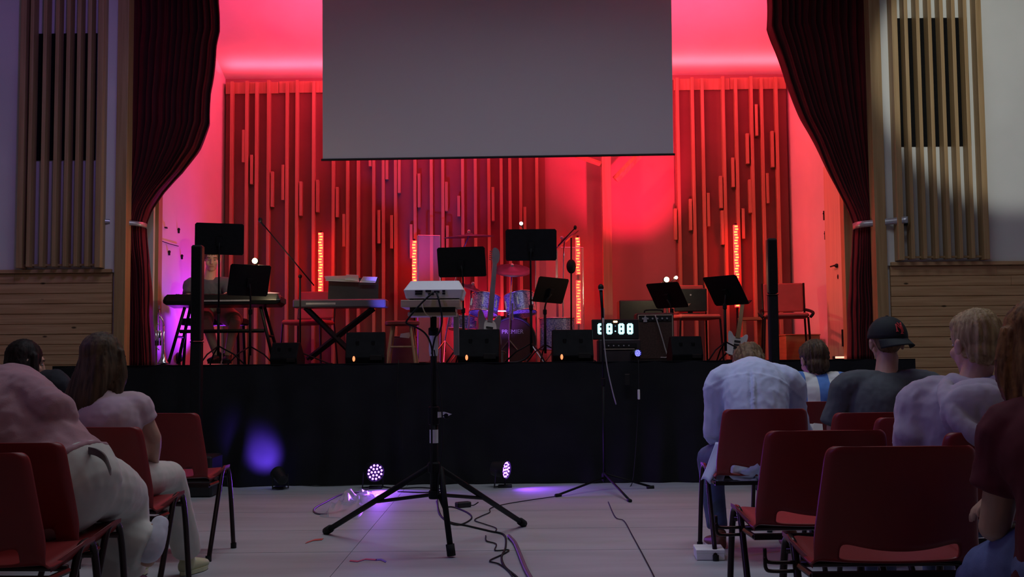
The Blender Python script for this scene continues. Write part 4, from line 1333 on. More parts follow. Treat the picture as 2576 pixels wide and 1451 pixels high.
# grey bass guitar leaning on a stand -------------------------------
def outline_guitar(pts, M, th):
    p = catmull([Vector((x, 0, z)) for x, z in pts] + [Vector((pts[0][0], 0, pts[0][1]))], 4)[:-1]
    return MB().poly([M @ q for q in p], M.to_3x3() @ Vector((0, th, 0)))
def guitar(label, base, head, bodyw, m_body, Y, rz, stand=True, neckm=None, sc=1.0, tilt=-8):
    """base: lowest point of the body, head: tip; both (px,py) at depth Y"""
    A, B = W(*base, Y), W(*head, Y)
    t = thing('electric_guitar', label, 'guitar', (A.x, Y, STG), 0)
    off = A.z - STG
    L = (B - A).length
    lean = math.atan2(B.x - A.x, B.z - A.z)
    M = Matrix.Translation((0, 0, off)) @ Matrix.Rotation(lean, 4, 'Y') @ Matrix.Rotation(R(tilt), 4, 'X') @ Matrix.Rotation(R(rz), 4, 'Z')
    w = bodyw
    bl = L * 0.40
    pts = [(0, 0), (w * 0.34, 0.02 * L), (w * 0.5, bl * 0.24), (w * 0.44, bl * 0.45), (w * 0.39, bl * 0.58), (w * 0.42, bl * 0.76), (w * 0.40, bl * 0.89), (w * 0.30, bl * 0.90), (w * 0.16, bl * 0.78), (0, bl * 0.77),
           (-w * 0.16, bl * 0.78), (-w * 0.30, bl * 0.95), (-w * 0.42, bl * 0.96), (-w * 0.43, bl * 0.78), (-w * 0.39, bl * 0.57), (-w * 0.44, bl * 0.42), (-w * 0.5, bl * 0.22), (-w * 0.34, 0.02 * L)]
    outline_guitar(pts, M, 0.04).build('body', m_body, t, bevel=0.006)
    outline_guitar([(-w * 0.1, bl * 0.2), (w * 0.24, bl * 0.14), (w * 0.3, bl * 0.4), (w * 0.2, bl * 0.72), (-w * 0.16, bl * 0.74), (-w * 0.2, bl * 0.5)], M @ Matrix.Translation((0, -0.003, 0)), 0.003).build('pickguard', WHITEP if m_body is not WHITEP else PAPER, t)
    for k in range(3):
        MB().box(M @ Vector((0, -0.007, bl * (0.3 + 0.14 * k))), (w * 0.26, 0.008, 0.018), M.to_3x3()).build('pickup', BLACK, t)
    MB().box(M @ Vector((0, -0.006, bl * 0.16)), (w * 0.26, 0.012, 0.03), M.to_3x3()).build('bridge', CHROME, t)
    NK = mat('maple_neck', (0.42, 0.24, 0.12), 0.4, noise_amt=0.1, noise_scale=8)
    MB().poly([M @ Vector(q) for q in ((-0.026 * sc, -0.012, bl * 0.72), (0.026 * sc, -0.012, bl * 0.72), (0.021 * sc, -0.012, L * 0.86), (-0.021 * sc, -0.012, L * 0.86))], M.to_3x3() @ Vector((0, 0.024, 0))).build('neck', neckm or NK, t)
    hd = outline_guitar([(-0.024 * sc, L * 0.85), (0.024 * sc, L * 0.85), (0.045 * sc, L * 0.90), (0.036 * sc, L * 0.97), (0.0, L), (-0.03 * sc, L * 0.985), (-0.032 * sc, L * 0.92)], M @ Matrix.Translation((0, -0.006, 0)), 0.016).build('headstock', neckm or NK, t)
    for k in range(5):
        MB().tube([M @ Vector((-0.03 * sc, 0.0, L * (0.88 + 0.02 * k))), M @ Vector((-0.06 * sc, 0.0, L * (0.88 + 0.02 * k)))], 0.005, 6).build('tuning_peg', CHROME, hd)
    # floor stand
    g = M @ Vector((0, 0.05, L * 0.55))
    for s in (-1, 1):
        MB().tube([(s * 0.13, 0.14, 0.0), (s * 0.02, 0.08, 0.12), g], 0.008, 6).build('stand_frame', BLACKM, t)
        MB().tube([(s * 0.02, 0.08, 0.12), M @ Vector((s * w * 0.25, 0.05, 0.01)), M @ Vector((s * w * 0.25, -0.03, -0.006))], 0.007, 6).build('stand_cradle', BLACKM, t)
    MB().tube([(0, 0.08, 0.14), (0, -0.14, 0.0)], 0.008, 6).build('stand_foot', BLACKM, t)
    return t


GREYG = mat('grey_lacquer', (0.24, 0.20, 0.24), 0.35, noise_amt=0.1, noise_scale=8)
guitar('grey bass guitar standing upright beside the bass drum', (1226, 886), (1247, 617), 0.27, GREYG, 10.8, 18, neckm=mat('grey_neck', (0.22, 0.2, 0.25), 0.4, noise_amt=0.1, noise_scale=8), sc=1.0)
guitar('white electric guitar on a stand near the bowing man', (1850, 895), (1876, 738), 0.215, mat('white_lacquer', (0.80, 0.78, 0.84), 0.25, noise_amt=0.02, noise_scale=5), 10.3, -14, sc=0.8)

# red stage chairs --------------------------------------------------
def stage_chair(label, px, Y, rz):
    b = sp(px, Y)
    return dup(CH0, b, R(rz), label, 'red shell chairs on the stage')
def far_chair(label, px, Y, rz, arms=False):
    t = thing('padded_chair', label, 'chair', sp(px, Y), R(rz), 'red chairs on the stage')
    PAD = mat('red_upholstery', (0.40, 0.07, 0.06), 0.7, noise_amt=0.08, noise_scale=9)
    MB().cbox((0, 0, 0.45), (0.44, 0.42, 0.05), 0.018).build('seat', PAD, t)
    MB().poly([(-0.20, 0.20, 0.50), (0.20, 0.20, 0.50), (0.20, 0.25, 0.80), (-0.20, 0.25, 0.80)], (0, 0.035, 0.0)).build('backrest', PAD, t, bevel=0.012)
    for sx in (-0.21, 0.21):
        MB().tube([(sx, -0.19, 0.43), (sx * 1.1, -0.21, 0.0)], 0.011, 8).build('leg', TUBE, t)
        MB().tube([(sx, 0.28, 0.80), (sx, 0.22, 0.45), (sx * 1.1, 0.27, 0.0)], 0.011, 8).build('leg', TUBE, t)
        if arms:
            MB().tube(catmull([Vector((sx * 1.06, 0.22, 0.52)), Vector((sx * 1.2, 0.05, 0.50)), Vector((sx * 1.25, -0.16, 0.47)), Vector((sx * 1.1, -0.2, 0.43))], 3), 0.016, 8).build('armrest', BLACKM, t)
    return t
far_chair('pale red chair behind the slim keyboard', 775, 11.95, -12)
far_chair('red chair standing by the amplifier', 1748, 11.45, 10)
far_chair('dark red armchair behind the right column loudspeaker', 1978, 11.3, -10, True)

# stool in front
t = thing('wooden_stool', 'low red topped stool right of the slim keyboard', 'stool', sp(1012, 10.55))
MB().lathe([(0.15, 0.36), (0.165, 0.37), (0.165, 0.395), (0.15, 0.405)], 24).build('seat', mat('dark_red_seat', (0.20, 0.03, 0.03), 0.5, noise_amt=0.1, noise_scale=9), t, smooth='auto')
for k in range(4):
    a = PI / 4 + k * PI / 2
    MB().tube([(0.12 * math.cos(a), 0.12 * math.sin(a), 0.365), (0.19 * math.cos(a), 0.19 * math.sin(a), 0.0)], 0.013, 8).build('leg', BATTEN, t)
MB().tube([(0.155 * math.cos(PI / 4 + k * PI / 2), 0.155 * math.sin(PI / 4 + k * PI / 2), 0.16) for k in range(4)], 0.008, 6, closed=True).build('stretcher_ring', BATTEN, t)
t = thing('song_sheet', 'small bright sheet lying against the stool', 'paper', W(1022, 848, 10.72), R(-20))
MB().poly([(-0.07, 0, 0), (0.03, 0, -0.01), (0.06, 0, 0.05), (-0.06, 0, 0.035)], (0, 0.003, 0)).build('sheet', PAPER, t)
RB = mat('maroon_box', (0.22, 0.06, 0.06), 0.6, noise_amt=0.1, noise_scale=5)
t = thing('storage_box', 'dark maroon box behind the stool', 'box', sp(1016, 10.92))
MB().cbox((0, 0, 0.13), (0.24, 0.2, 0.26), 0.006).build('box_body', RB, t)
MB().cbox((0, 0, 0.265), (0.25, 0.21, 0.012), 0.004).build('box_lid', RB, t)

# amplifier, clock and rack -----------------------------------------
Ya = 10.55
t = thing('guitar_amplifier', 'brown guitar amplifier with pale piping beside the clock', 'amplifier', sp(1646, Ya))
w = 92 * Ya / F
h = W(1646, 788, Ya).z - STG
MB().cbox((0, 0, h / 2), (w, 0.25, h), 0.012).build('cabinet', mat('dark_brown_tolex', (0.045, 0.028, 0.025), 0.7, noise_amt=0.2, noise_scale=25), t)
MB().bx(-w * 0.45, w * 0.45, -0.132, -0.124, 0.03, h * 0.80).build('grille', mat('brown_grille_cloth', (0.06, 0.03, 0.025), 0.9, noise_amt=0.2, noise_scale=60), t)
PIP = mat('pale_piping', (0.45, 0.36, 0.28), 0.5, noise_amt=0.1, noise_scale=9)
for s in (-1, 1):
    MB().tube([(s * w * 0.46, -0.13, 0.02), (s * w * 0.46, -0.13, h * 0.95)], 0.005, 6).build('piping', PIP, t)
MB().tube([(-w * 0.46, -0.13, h * 0.95), (w * 0.46, -0.13, h * 0.95)], 0.005, 6).build('piping', PIP, t)
MB().bx(-w * 0.44, w * 0.44, -0.132, -0.124, h * 0.83, h * 0.93).build('control_panel', BLACK, t)
for k in range(6):
    MB().lathe([(0.010, 0), (0.008, 0.016)], 10, Matrix.Translation((-w * 0.34 + k * w * 0.13, -0.132, h * 0.88)) @ Matrix.Rotation(PI / 2, 4, 'X')).build('dial', SILVER, t)
MB().tube(catmull([Vector((-0.09, 0, h)), Vector((-0.07, 0, h + 0.03)), Vector((0.07, 0, h + 0.03)), Vector((0.09, 0, h))], 3), 0.008, 6).build('carry_handle', BLACKM, t)
bdg = W(1622, 802, Ya - 0.14) - Vector(t.location)
MB().poly([bdg + Vector(p) for p in ((-0.014, 0, -0.03), (0.022, 0, -0.03), (0.020, 0, 0.012), (0.004, 0, 0.034), (-0.01, 0, 0.006))], (0, 0.006, 0)).build('badge', SILVER, t)
# guitar leaning cable as stand leg
cable('amplifier_lead', 'grey lead slanting across the front of the amplifier', [W(1648, 792, Ya - 0.16), W(1660, 830, Ya - 0.18), W(1672, 872, Ya - 0.2), W(1678, 897, Ya - 0.22), W(1662, 899, Ya - 0.25)], 0.006, mat('grey_cable', (0.35, 0.34, 0.36), 0.5))

Yc = 10.0
t = thing('rack_case', 'low dark rack case under the digital clock', 'rack case', sp(1556, Yc))
MB().cbox((0, 0, 0.10), (0.37, 0.26, 0.20), 0.008).build('case', mat('rack_black', (0.03, 0.02, 0.025), 0.5, noise_amt=0.2, noise_scale=9), t)
MB().bx(-0.15, 0.15, -0.137, -0.128, 0.125, 0.165).build('rack_unit', DARK, t)
MB().bx(-0.15, 0.13, -0.139, -0.13, 0.112, 0.118).build('rail_strip', PIP, t)
for k in range(5):
    MB().lathe([(0.007, 0), (0.006, 0.01)], 8, Matrix.Translation((-0.1 + k * 0.045, -0.137, 0.145)) @ Matrix.Rotation(PI / 2, 4, 'X')).build('dial', SILVER, t)
ck = thing('digital_clock', 'digital clock with big glowing cyan digits on the rack case', 'clock', (W(1548, 850, Yc).x, Yc, STG + 0.202))
o = Vector(ck.location)
cw = 118 * Yc / F
chh = W(1548, 803, Yc).z - o.z
MB().cbox((0, 0, chh / 2), (cw, 0.05, chh), 0.006).build('case', BLACK, ck)
DIG = mat('cyan_digits', (0.5, 0.9, 0.95), 0.4, emit=(0.42, 0.95, 1.0), estr=1.7)
def seg7(cx, wd, hg, zc, segs):
    th = 0.017
    d = {'a': (0, hg / 2, wd, th), 'g': (0, 0, wd, th), 'd': (0, -hg / 2, wd, th), 'f': (-wd / 2, hg / 4, th, hg / 2), 'b': (wd / 2, hg / 4, th, hg / 2), 'e': (-wd / 2, -hg / 4, th, hg / 2), 'c': (wd / 2, -hg / 4, th, hg / 2)}
    dg_ = None
    for s in segs:
        x, z, sx, sz = d[s]
        MB().cbox((cx + x, -0.027, zc + z), (sx + 0.004, 0.006, sz + 0.004), 0.002).build('digit_segment', DIG, ck)
for pxd, segs in ((1511, 'abcdefg'), (1533, 'abcdefg'), (1563, 'abcdefg'), (1585, 'abcdefg')):
    c = W(pxd, 827, Yc - 0.027) - o
    seg7(c.x, 0.034, 0.078, c.z, segs)
for py in (820, 833):
    MB().ball(W(1548, py, Yc - 0.028) - o, 0.006, 8, 6).build('colon_dot', DIG if py == 833 else mat('dim_cyan', (0.02, 0.1, 0.12), 0.4, emit=(0.2, 0.6, 0.8), estr=0.3), ck)
MB().cbox(W(1548, 809, Yc - 0.03) - o, (0.036, 0.01, 0.015), 0.003).build('indicator', mat('amber_light', (1, 0.6, 0.3), 0.4, emit=(1.0, 0.45, 0.2), estr=7.0), ck)
area('clock_glow', W(1548, 827, Yc - 0.05), W(1548, 840, Yc - 1.0), 0.3, 0.08, (0.4, 0.9, 1.0), 0.25)
par_can('small blue LED can lying on the stage edge by the clock', 1603, 888, 9.76, 15, 0, 0.030, LEDB, power=1.0, col=BLU, zbase=STG, size=120)

# black cases on the right
t = thing('flight_case', 'long flat black case behind the amplifier', 'case', sp(1612, 11.85))
zz0, zz1 = W(1618, 800, 11.85).z - STG, W(1618, 756, 11.85).z - STG
wq = 110 * 11.85 / F
MB().cbox((0, 0, zz1 / 2), (wq, 0.30, zz1), 0.01).build('case_body', BLACK, t)
MB().tube([(-wq / 2, -0.152, zz1 * 0.62), (wq / 2, -0.152, zz1 * 0.62)], 0.006, 4).build('seam_strip', DARK, t)
for s in (-1, 1):
    MB().cbox((s * wq * 0.42, -0.153, zz1 * 0.62), (0.04, 0.01, 0.05), 0.003).build('latch', SILVER, t)
t = thing('flat_monitor', 'black flat monitor turned backwards on the red chair by the amplifier', 'monitor', (W(1738, 816, 11.40).x, 11.40, STG + 0.478))
zz = W(1738, 758, 11.40).z - W(1738, 816, 11.40).z
wq = 82 * 11.40 / F
MB().cbox((0, 0.0, 0.03 + zz / 2), (wq, 0.04, zz), 0.008).build('panel', BLACK, t)
MB().cbox((0, 0.03, 0.006), (0.18, 0.14, 0.012), 0.004).build('foot', BLACK, t)
MB().cbox((0, 0.022, 0.03), (0.05, 0.012, 0.06), 0.002).build('neck', BLACK, t)
MB().lathe([(0.009, 0), (0.009, 0.003)], 12, Matrix.Translation((0, -0.0205, 0.03 + zz * 0.72)) @ Matrix.Rotation(PI / 2, 4, 'X')).build('badge', SILVER, t)
OB = mat('orange_wood_box', (0.45, 0.22, 0.10), 0.5, noise_amt=0.12, noise_scale=4, stretch=(1, 1, 8))
t = thing('wooden_box', 'plain brown wooden box under the armchair by the stage wall', 'box', sp(2012, 11.9))
MB().cbox((0, 0, 0.13), (0.36, 0.3, 0.26), 0.004).build('box_body', OB, t)
MB().cbox((0, 0, 0.268), (0.37, 0.31, 0.016), 0.004).build('box_lid', OB, t)
t = thing('wooden_lectern', 'narrow wooden lectern with open side behind the white guitar', 'lectern', sp(1893, 12.15))
for s in (-1, 1):
    MB().bx(s * 0.105 - 0.02, s * 0.105 + 0.02, -0.12, 0.12, 0.0, 0.46).build('side_panel', OB, t)
MB().bx(-0.125, 0.125, -0.13, 0.13, 0.44, 0.47).build('top', OB, t)
MB().bx(-0.085, 0.085, -0.10, 0.12, 0.0, 0.03).build('shelf', OB, t)

# trumpet on its peg at the left -----------------------------------
Yt = 10.0
b = sp(404, Yt)
BRASS = mat('silver_plate', (0.85, 0.84, 0.90), 0.15, 1.0, noise_amt=0.04, noise_scale=8)
t = thing('trumpet', 'silver trumpet standing upright beside the left curtain', 'trumpet', b)
def rt(px, py):
    return W(px, py, Yt) - b
c = rt(411, 905)
MB().lathe([(0.055, 0.02), (0.045, 0.035), (0.026, 0.07), (0.013, 0.13), (0.008, 0.20), (0.007, 0.36)], 18, Matrix.Translation((c.x, 0, 0))).build('bell', BRASS, t, smooth=True)
MB().tube([(c.x, 0, 0.36)] + catmull([Vector((c.x, 0, 0.37)), Vector((c.x - 0.012, 0, 0.41)), rt(403, 790) + Vector((0, 0, -0.02)), rt(401, 800)], 4), 0.006, 8).build('lead_pipe', BRASS, t, smooth=True)
MB().tube([rt(401, 778), rt(402, 850)], 0.005, 8).build('mouth_pipe', BRASS, t, smooth=True)
MB().lathe([(0.010, 0.0), (0.006, 0.03)], 10, Matrix.Translation(rt(401, 776))).build('mouthpiece', BRASS, t)
for k in range(3):
    q = rt(398, 848 + k * 0) + Vector((0.018 * (k - 1), 0.0, 0))
    MB().tube([q + Vector((0, -0.01 + 0.01 * k, -0.075)), q + Vector((0, -0.01 + 0.01 * k, 0.06))], 0.009, 8).build('valve', BRASS, t, smooth=True)
MB().tube(catmull([rt(398, 812), rt(392, 830), rt(393, 868), rt(400, 880)], 4), 0.005, 8).build('tuning_slide', BRASS, t, smooth=True)
MB().lathe([(0.08, 0.0), (0.08, 0.008), (0.014, 0.02), (0.008, 0.10)], 14, Matrix.Translation((c.x, 0, 0))).build('peg_stand', BLACKM, t)

# uplighter on the stage floor at the far right
tp_ = W(2110, 897, 11.0)
t = thing('floor_uplight', 'small glowing floor light at the foot of the right stage wall', 'stage light', (tp_.x, 11.0, STG))
MB().cbox((0, 0, 0.02), (0.11, 0.07, 0.04), 0.006).build('housing', BLACK, t)
MB().cbox((0, -0.036, 0.026), (0.09, 0.006, 0.02), 0.002).build('lens', mat('salmon_light', (1, 0.5, 0.4), 0.4, emit=(1.0, 0.30, 0.20), estr=2.5), t)
# violet lamp behind the drums
par_can('violet LED can on the stage floor before the bass drum', 1262, 890, 11.42, 178, -66, 0.04, LEDV, power=22, col=(0.30, 0.10, 1.0), zbase=STG, size=90)
par_can('added pink LED can behind the drum kit brightening the back wall', 1236, 890, 12.45, 180, -28, 0.04, LEDO, power=60, col=(1.0, 0.03, 0.13), zbase=STG, size=130)  # lamp added behind the drums to turn the lower wall bright pink
par_can('blue LED can on the stage floor before the slim keyboard', 945, 886, 10.62, 172, -40, 0.04, LEDB, power=110, col=(0.18, 0.13, 1.0), zbase=STG, size=36)
par_can('violet LED can on the stage floor at the left wall', 434, 893, 11.5, 250, -20, 0.05, LEDV, power=0, zbase=STG)
# ------------------------------------------------------------------ people
V = Vector


def loft(mb, pts, rad, lat=None, k=4, n=16, dome=0.6):
    """smooth tapering limb; rad entries are r or (r_lateral, r_depth)"""
    P = [V(p) for p in pts]
    rr = [V((r, r, 0)) if not isinstance(r, (tuple, list)) else V((r[0], r[1], 0)) for r in rad]
    Q = catmull(P, k) if len(P) > 2 else [P[0].lerp(P[1], i / k) for i in range(k + 1)]
    S = catmull(rr, k) if len(P) > 2 else [rr[0].lerp(rr[1], i / k) for i in range(k + 1)]
    rings = []
    prev = None
    m = len(Q)
    frames = []
    for i in range(m):
        t = (Q[min(i + 1, m - 1)] - Q[max(i - 1, 0)]).normalized()
        if lat is not None:
            a = V(lat) - t * V(lat).dot(t)
        elif prev is None:
            a = t.orthogonal()
        else:
            a = prev - t * prev.dot(t)
        a.normalize()
        prev = a
        frames.append((t, a, t.cross(a)))

    def ring(c, fr, s, f):
        t, a, b = fr
        return [c + a * (math.cos(2 * PI * j / n) * s.x * f) + b * (math.sin(2 * PI * j / n) * s.y * f) for j in range(n)]
    s0, s1 = S[0], S[-1]
    d0, d1 = min(s0.x, s0.y) * dome, min(s1.x, s1.y) * dome
    for e in (0.25, 0.65, 0.9):
        rings.append(ring(Q[0] - frames[0][0] * d0 * math.sqrt(1 - e * e), frames[0], s0, e))
    for i in range(m):
        rings.append(ring(Q[i], frames[i], S[i], 1))
    for e in (0.9, 0.65, 0.25):
        rings.append(ring(Q[-1] + frames[-1][0] * d1 * math.sqrt(1 - e * e), frames[-1], s1, e))
    mb.rings(rings)


def remeshed(name, mb, m, parent, voxel=0.009, smooth=4, disp=None, origin=V((0, 0, 0))):
    me = bpy.data.meshes.new(name)
    me.from_pydata([tuple(V(v) - origin) for v in mb.v], [], mb.f)
    o = bpy.data.objects.new(name + '_tmp', me)
    COL.objects.link(o)
    md = o.modifiers.new('r', 'REMESH')
    md.mode = 'VOXEL'
    md.voxel_size = voxel
    if smooth:
        sm = o.modifiers.new('s', 'SMOOTH')
        sm.factor = 0.5
        sm.iterations = smooth
    dg = bpy.context.evaluated_depsgraph_get()
    out = bpy.data.meshes.new_from_object(o.evaluated_get(dg))
    bpy.data.objects.remove(o)
    bpy.data.meshes.remove(me)
    out.name = name
    if disp:
        nr = [v.normal.copy() for v in out.vertices]
        for v, nn in zip(out.vertices, nr):
            d = disp(v.co + origin, nn)
            v.co = v.co + (d if isinstance(d, Vector) else nn * d)
    return link(name, out, m, parent, smooth=True)


def wrinkle(amp=0.006, sc=9.0, st=(1, 1, 0.6), seed=0.0):
    def f(p, n):
        q = V((p.x * sc * st[0], p.y * sc * st[1], p.z * sc * st[2] + seed))
        a = noise.noise(q) + 0.5 * noise.noise(q * 2.3) + 0.25 * noise.noise(q * 5.1)
        r = 1 - abs(noise.noise(q * 1.4 + V((7, 3, 1)))) * 2
        return amp * (0.6 * a + 0.5 * max(0, r) - 0.1)
    return f


def frame(fwd, up=(0, 0, 1)):
    f = V(fwd).normalized()
    u = V(up) - f * V(up).dot(f)
    u.normalize()
    r = f.cross(u)
    return Matrix((r, f, u)).transposed().to_4x4()


def head_into(mb, c, M, k=1.0):
    T = Matrix.Translation(c) @ M
    R3 = M.to_3x3()

    def el(p, r, n=14, m=10):
        mb.ball(T @ (V(p) * k), V(r) * k, n, m, R3)
    el((0, -0.012, 0.03), (0.075, 0.094, 0.088))
    el((0, 0.018, -0.035), (0.061, 0.072, 0.082))
    el((0, 0.060, -0.090), (0.028, 0.026, 0.024))
    el((0, 0.070, 0.030), (0.050, 0.022, 0.022))
    el((0, 0.066, -0.060), (0.034, 0.026, 0.020))
    for s in (-1, 1):
        el((s * 0.036, 0.060, -0.028), (0.026, 0.024, 0.026))
        el((s * 0.079, -0.012, -0.008), (0.010, 0.024, 0.032), 10, 8)
        el((s * 0.083, -0.020, 0.006), (0.010, 0.016, 0.020), 8, 6)
    loft(mb, [T @ (V((0, 0.086, 0.014)) * k), T @ (V((0, 0.099, -0.010)) * k), T @ (V((0, 0.103, -0.028)) * k)], [0.010 * k, 0.012 * k, 0.016 * k], n=8)


def face_parts(root, org, c, M, k=1.0):
    T = Matrix.Translation(V(c) - org) @ M
    R3 = M.to_3x3()
    EW = mat('eye_white', (0.5, 0.46, 0.43), 0.3, noise_amt=0.02, noise_scale=9)
    EI = mat('eye_iris', (0.05, 0.04, 0.03), 0.2, noise_amt=0.1, noise_scale=40)
    LIP = mat('lips', (0.42, 0.17, 0.15), 0.5, noise_amt=0.05, noise_scale=20)
    BR = mat('eyebrow_hair', (0.06, 0.04, 0.03), 0.8, noise_amt=0.1, noise_scale=60)
    for s in (-1, 1):
        e = MB().ball(T @ (V((s * 0.030, 0.077, 0.004)) * k), V((0.012, 0.009, 0.0058)) * k, 10, 8, R3).build('eye', EW, root, smooth=True)
        MB().ball(T @ (V((s * 0.030, 0.0842, 0.0025)) * k), V((0.0045, 0.003, 0.0045)) * k, 8, 6, R3).build('iris', EI, e, smooth=True)
        MB().tube([T @ (V((s * 0.015, 0.089, 0.026)) * k), T @ (V((s * 0.032, 0.088, 0.031)) * k), T @ (V((s * 0.048, 0.076, 0.027)) * k)], 0.0035 * k, 6).build('eyebrow', BR, root)
    MB().ball(T @ (V((0, 0.091, -0.057)) * k), V((0.024, 0.007, 0.007)) * k, 10, 6, R3).build('mouth', LIP, root, smooth=True)


def hand_into(mb, w, d, nrm, side, k=1.0, curl=0.5):
    """w wrist, d direction of the palm, nrm palm normal (inside of the curl), side +1/-1 thumb side along d x nrm"""
    d = V(d).normalized()
    nrm = (V(nrm) - d * V(nrm).dot(d)).normalized()
    x = d.cross(nrm) * side
    w = V(w)
    loft(mb, [w, w + d * 0.045 * k, w + d * 0.09 * k], [(0.026 * k, 0.018 * k), (0.038 * k, 0.016 * k), (0.040 * k, 0.013 * k)], lat=x, n=12)
    ln = [0.070, 0.080, 0.074, 0.058]
    for i in range(4):
        b = w + d * (0.088 - 0.004 * abs(i - 1)) * k + x * (0.030 - 0.020 * i) * k
        L = ln[i] * k
        pts = [b - d * 0.02 * k, b]
        a = 0.0
        p = b
        for s in (0.45, 0.32, 0.23):
            a += curl * 0.9
            p = p + (d * math.cos(a) + nrm * math.sin(a)) * L * s
            pts.append(p)
        loft(mb, pts, [0.0095 * k, 0.0092 * k, 0.0085 * k, 0.0078 * k, 0.007 * k], k=3, n=8)
    b = w + d * 0.028 * k + x * 0.026 * k
    p1 = b + (d * 0.5 + x * 0.75 + nrm * 0.35).normalized() * 0.040 * k
    p2 = p1 + (d * 0.9 + x * 0.2 + nrm * 0.4).normalized() * 0.034 * k
    loft(mb, [b - x * 0.012 * k, b, p1, p2], [0.012 * k, 0.0125 * k, 0.0105 * k, 0.009 * k], k=3, n=8)


def shoe_parts(root, org, ankle, toe_dir, m, sole, k=1.0, name='shoe'):
    d = V(toe_dir)
    d.z = 0
    d.normalize()
    x = d.cross(V((0, 0, 1)))
    a = V(ankle) - org
    g = V((a.x, a.y, 0))
    zb = -org.z if False else 0.0
    fl = a.z - 0.085 * k
    mb = MB()
    c = V((a.x, a.y, fl))
    loft(mb, [c - d * 0.055 * k + V((0, 0, 0.045 * k)), c + d * 0.0 + V((0, 0, 0.048 * k)), c + d * 0.09 * k + V((0, 0, 0.04 * k)), c + d * 0.17 * k + V((0, 0, 0.032 * k))], [(0.034 * k, 0.038 * k), (0.038 * k, 0.042 * k), (0.045 * k, 0.034 * k), (0.038 * k, 0.024 * k)], lat=x, n=12)
    loft(mb, [c + V((0, 0, 0.04 * k)) - d * 0.012 * k, c + V((0, 0, 0.10 * k)) - d * 0.015 * k], [0.042 * k, 0.044 * k], n=12)
    s = remeshed(name, mb, m, root, 0.007, 3)
    sb = MB()
    for t, h in ((0.0, 1.0),):
        pts = []
        for q in range(18):
            an = 2 * PI * q / 18
            pts.append(c + d * (0.06 * k + 0.135 * k * math.cos(an)) + x * (0.045 * k * math.sin(an) * (1.05 if math.cos(an) > 0 else 0.9)))
        sb.poly(pts, (0, 0, 0.022 * k))
    sb.build('sole', sole, s)
    return s


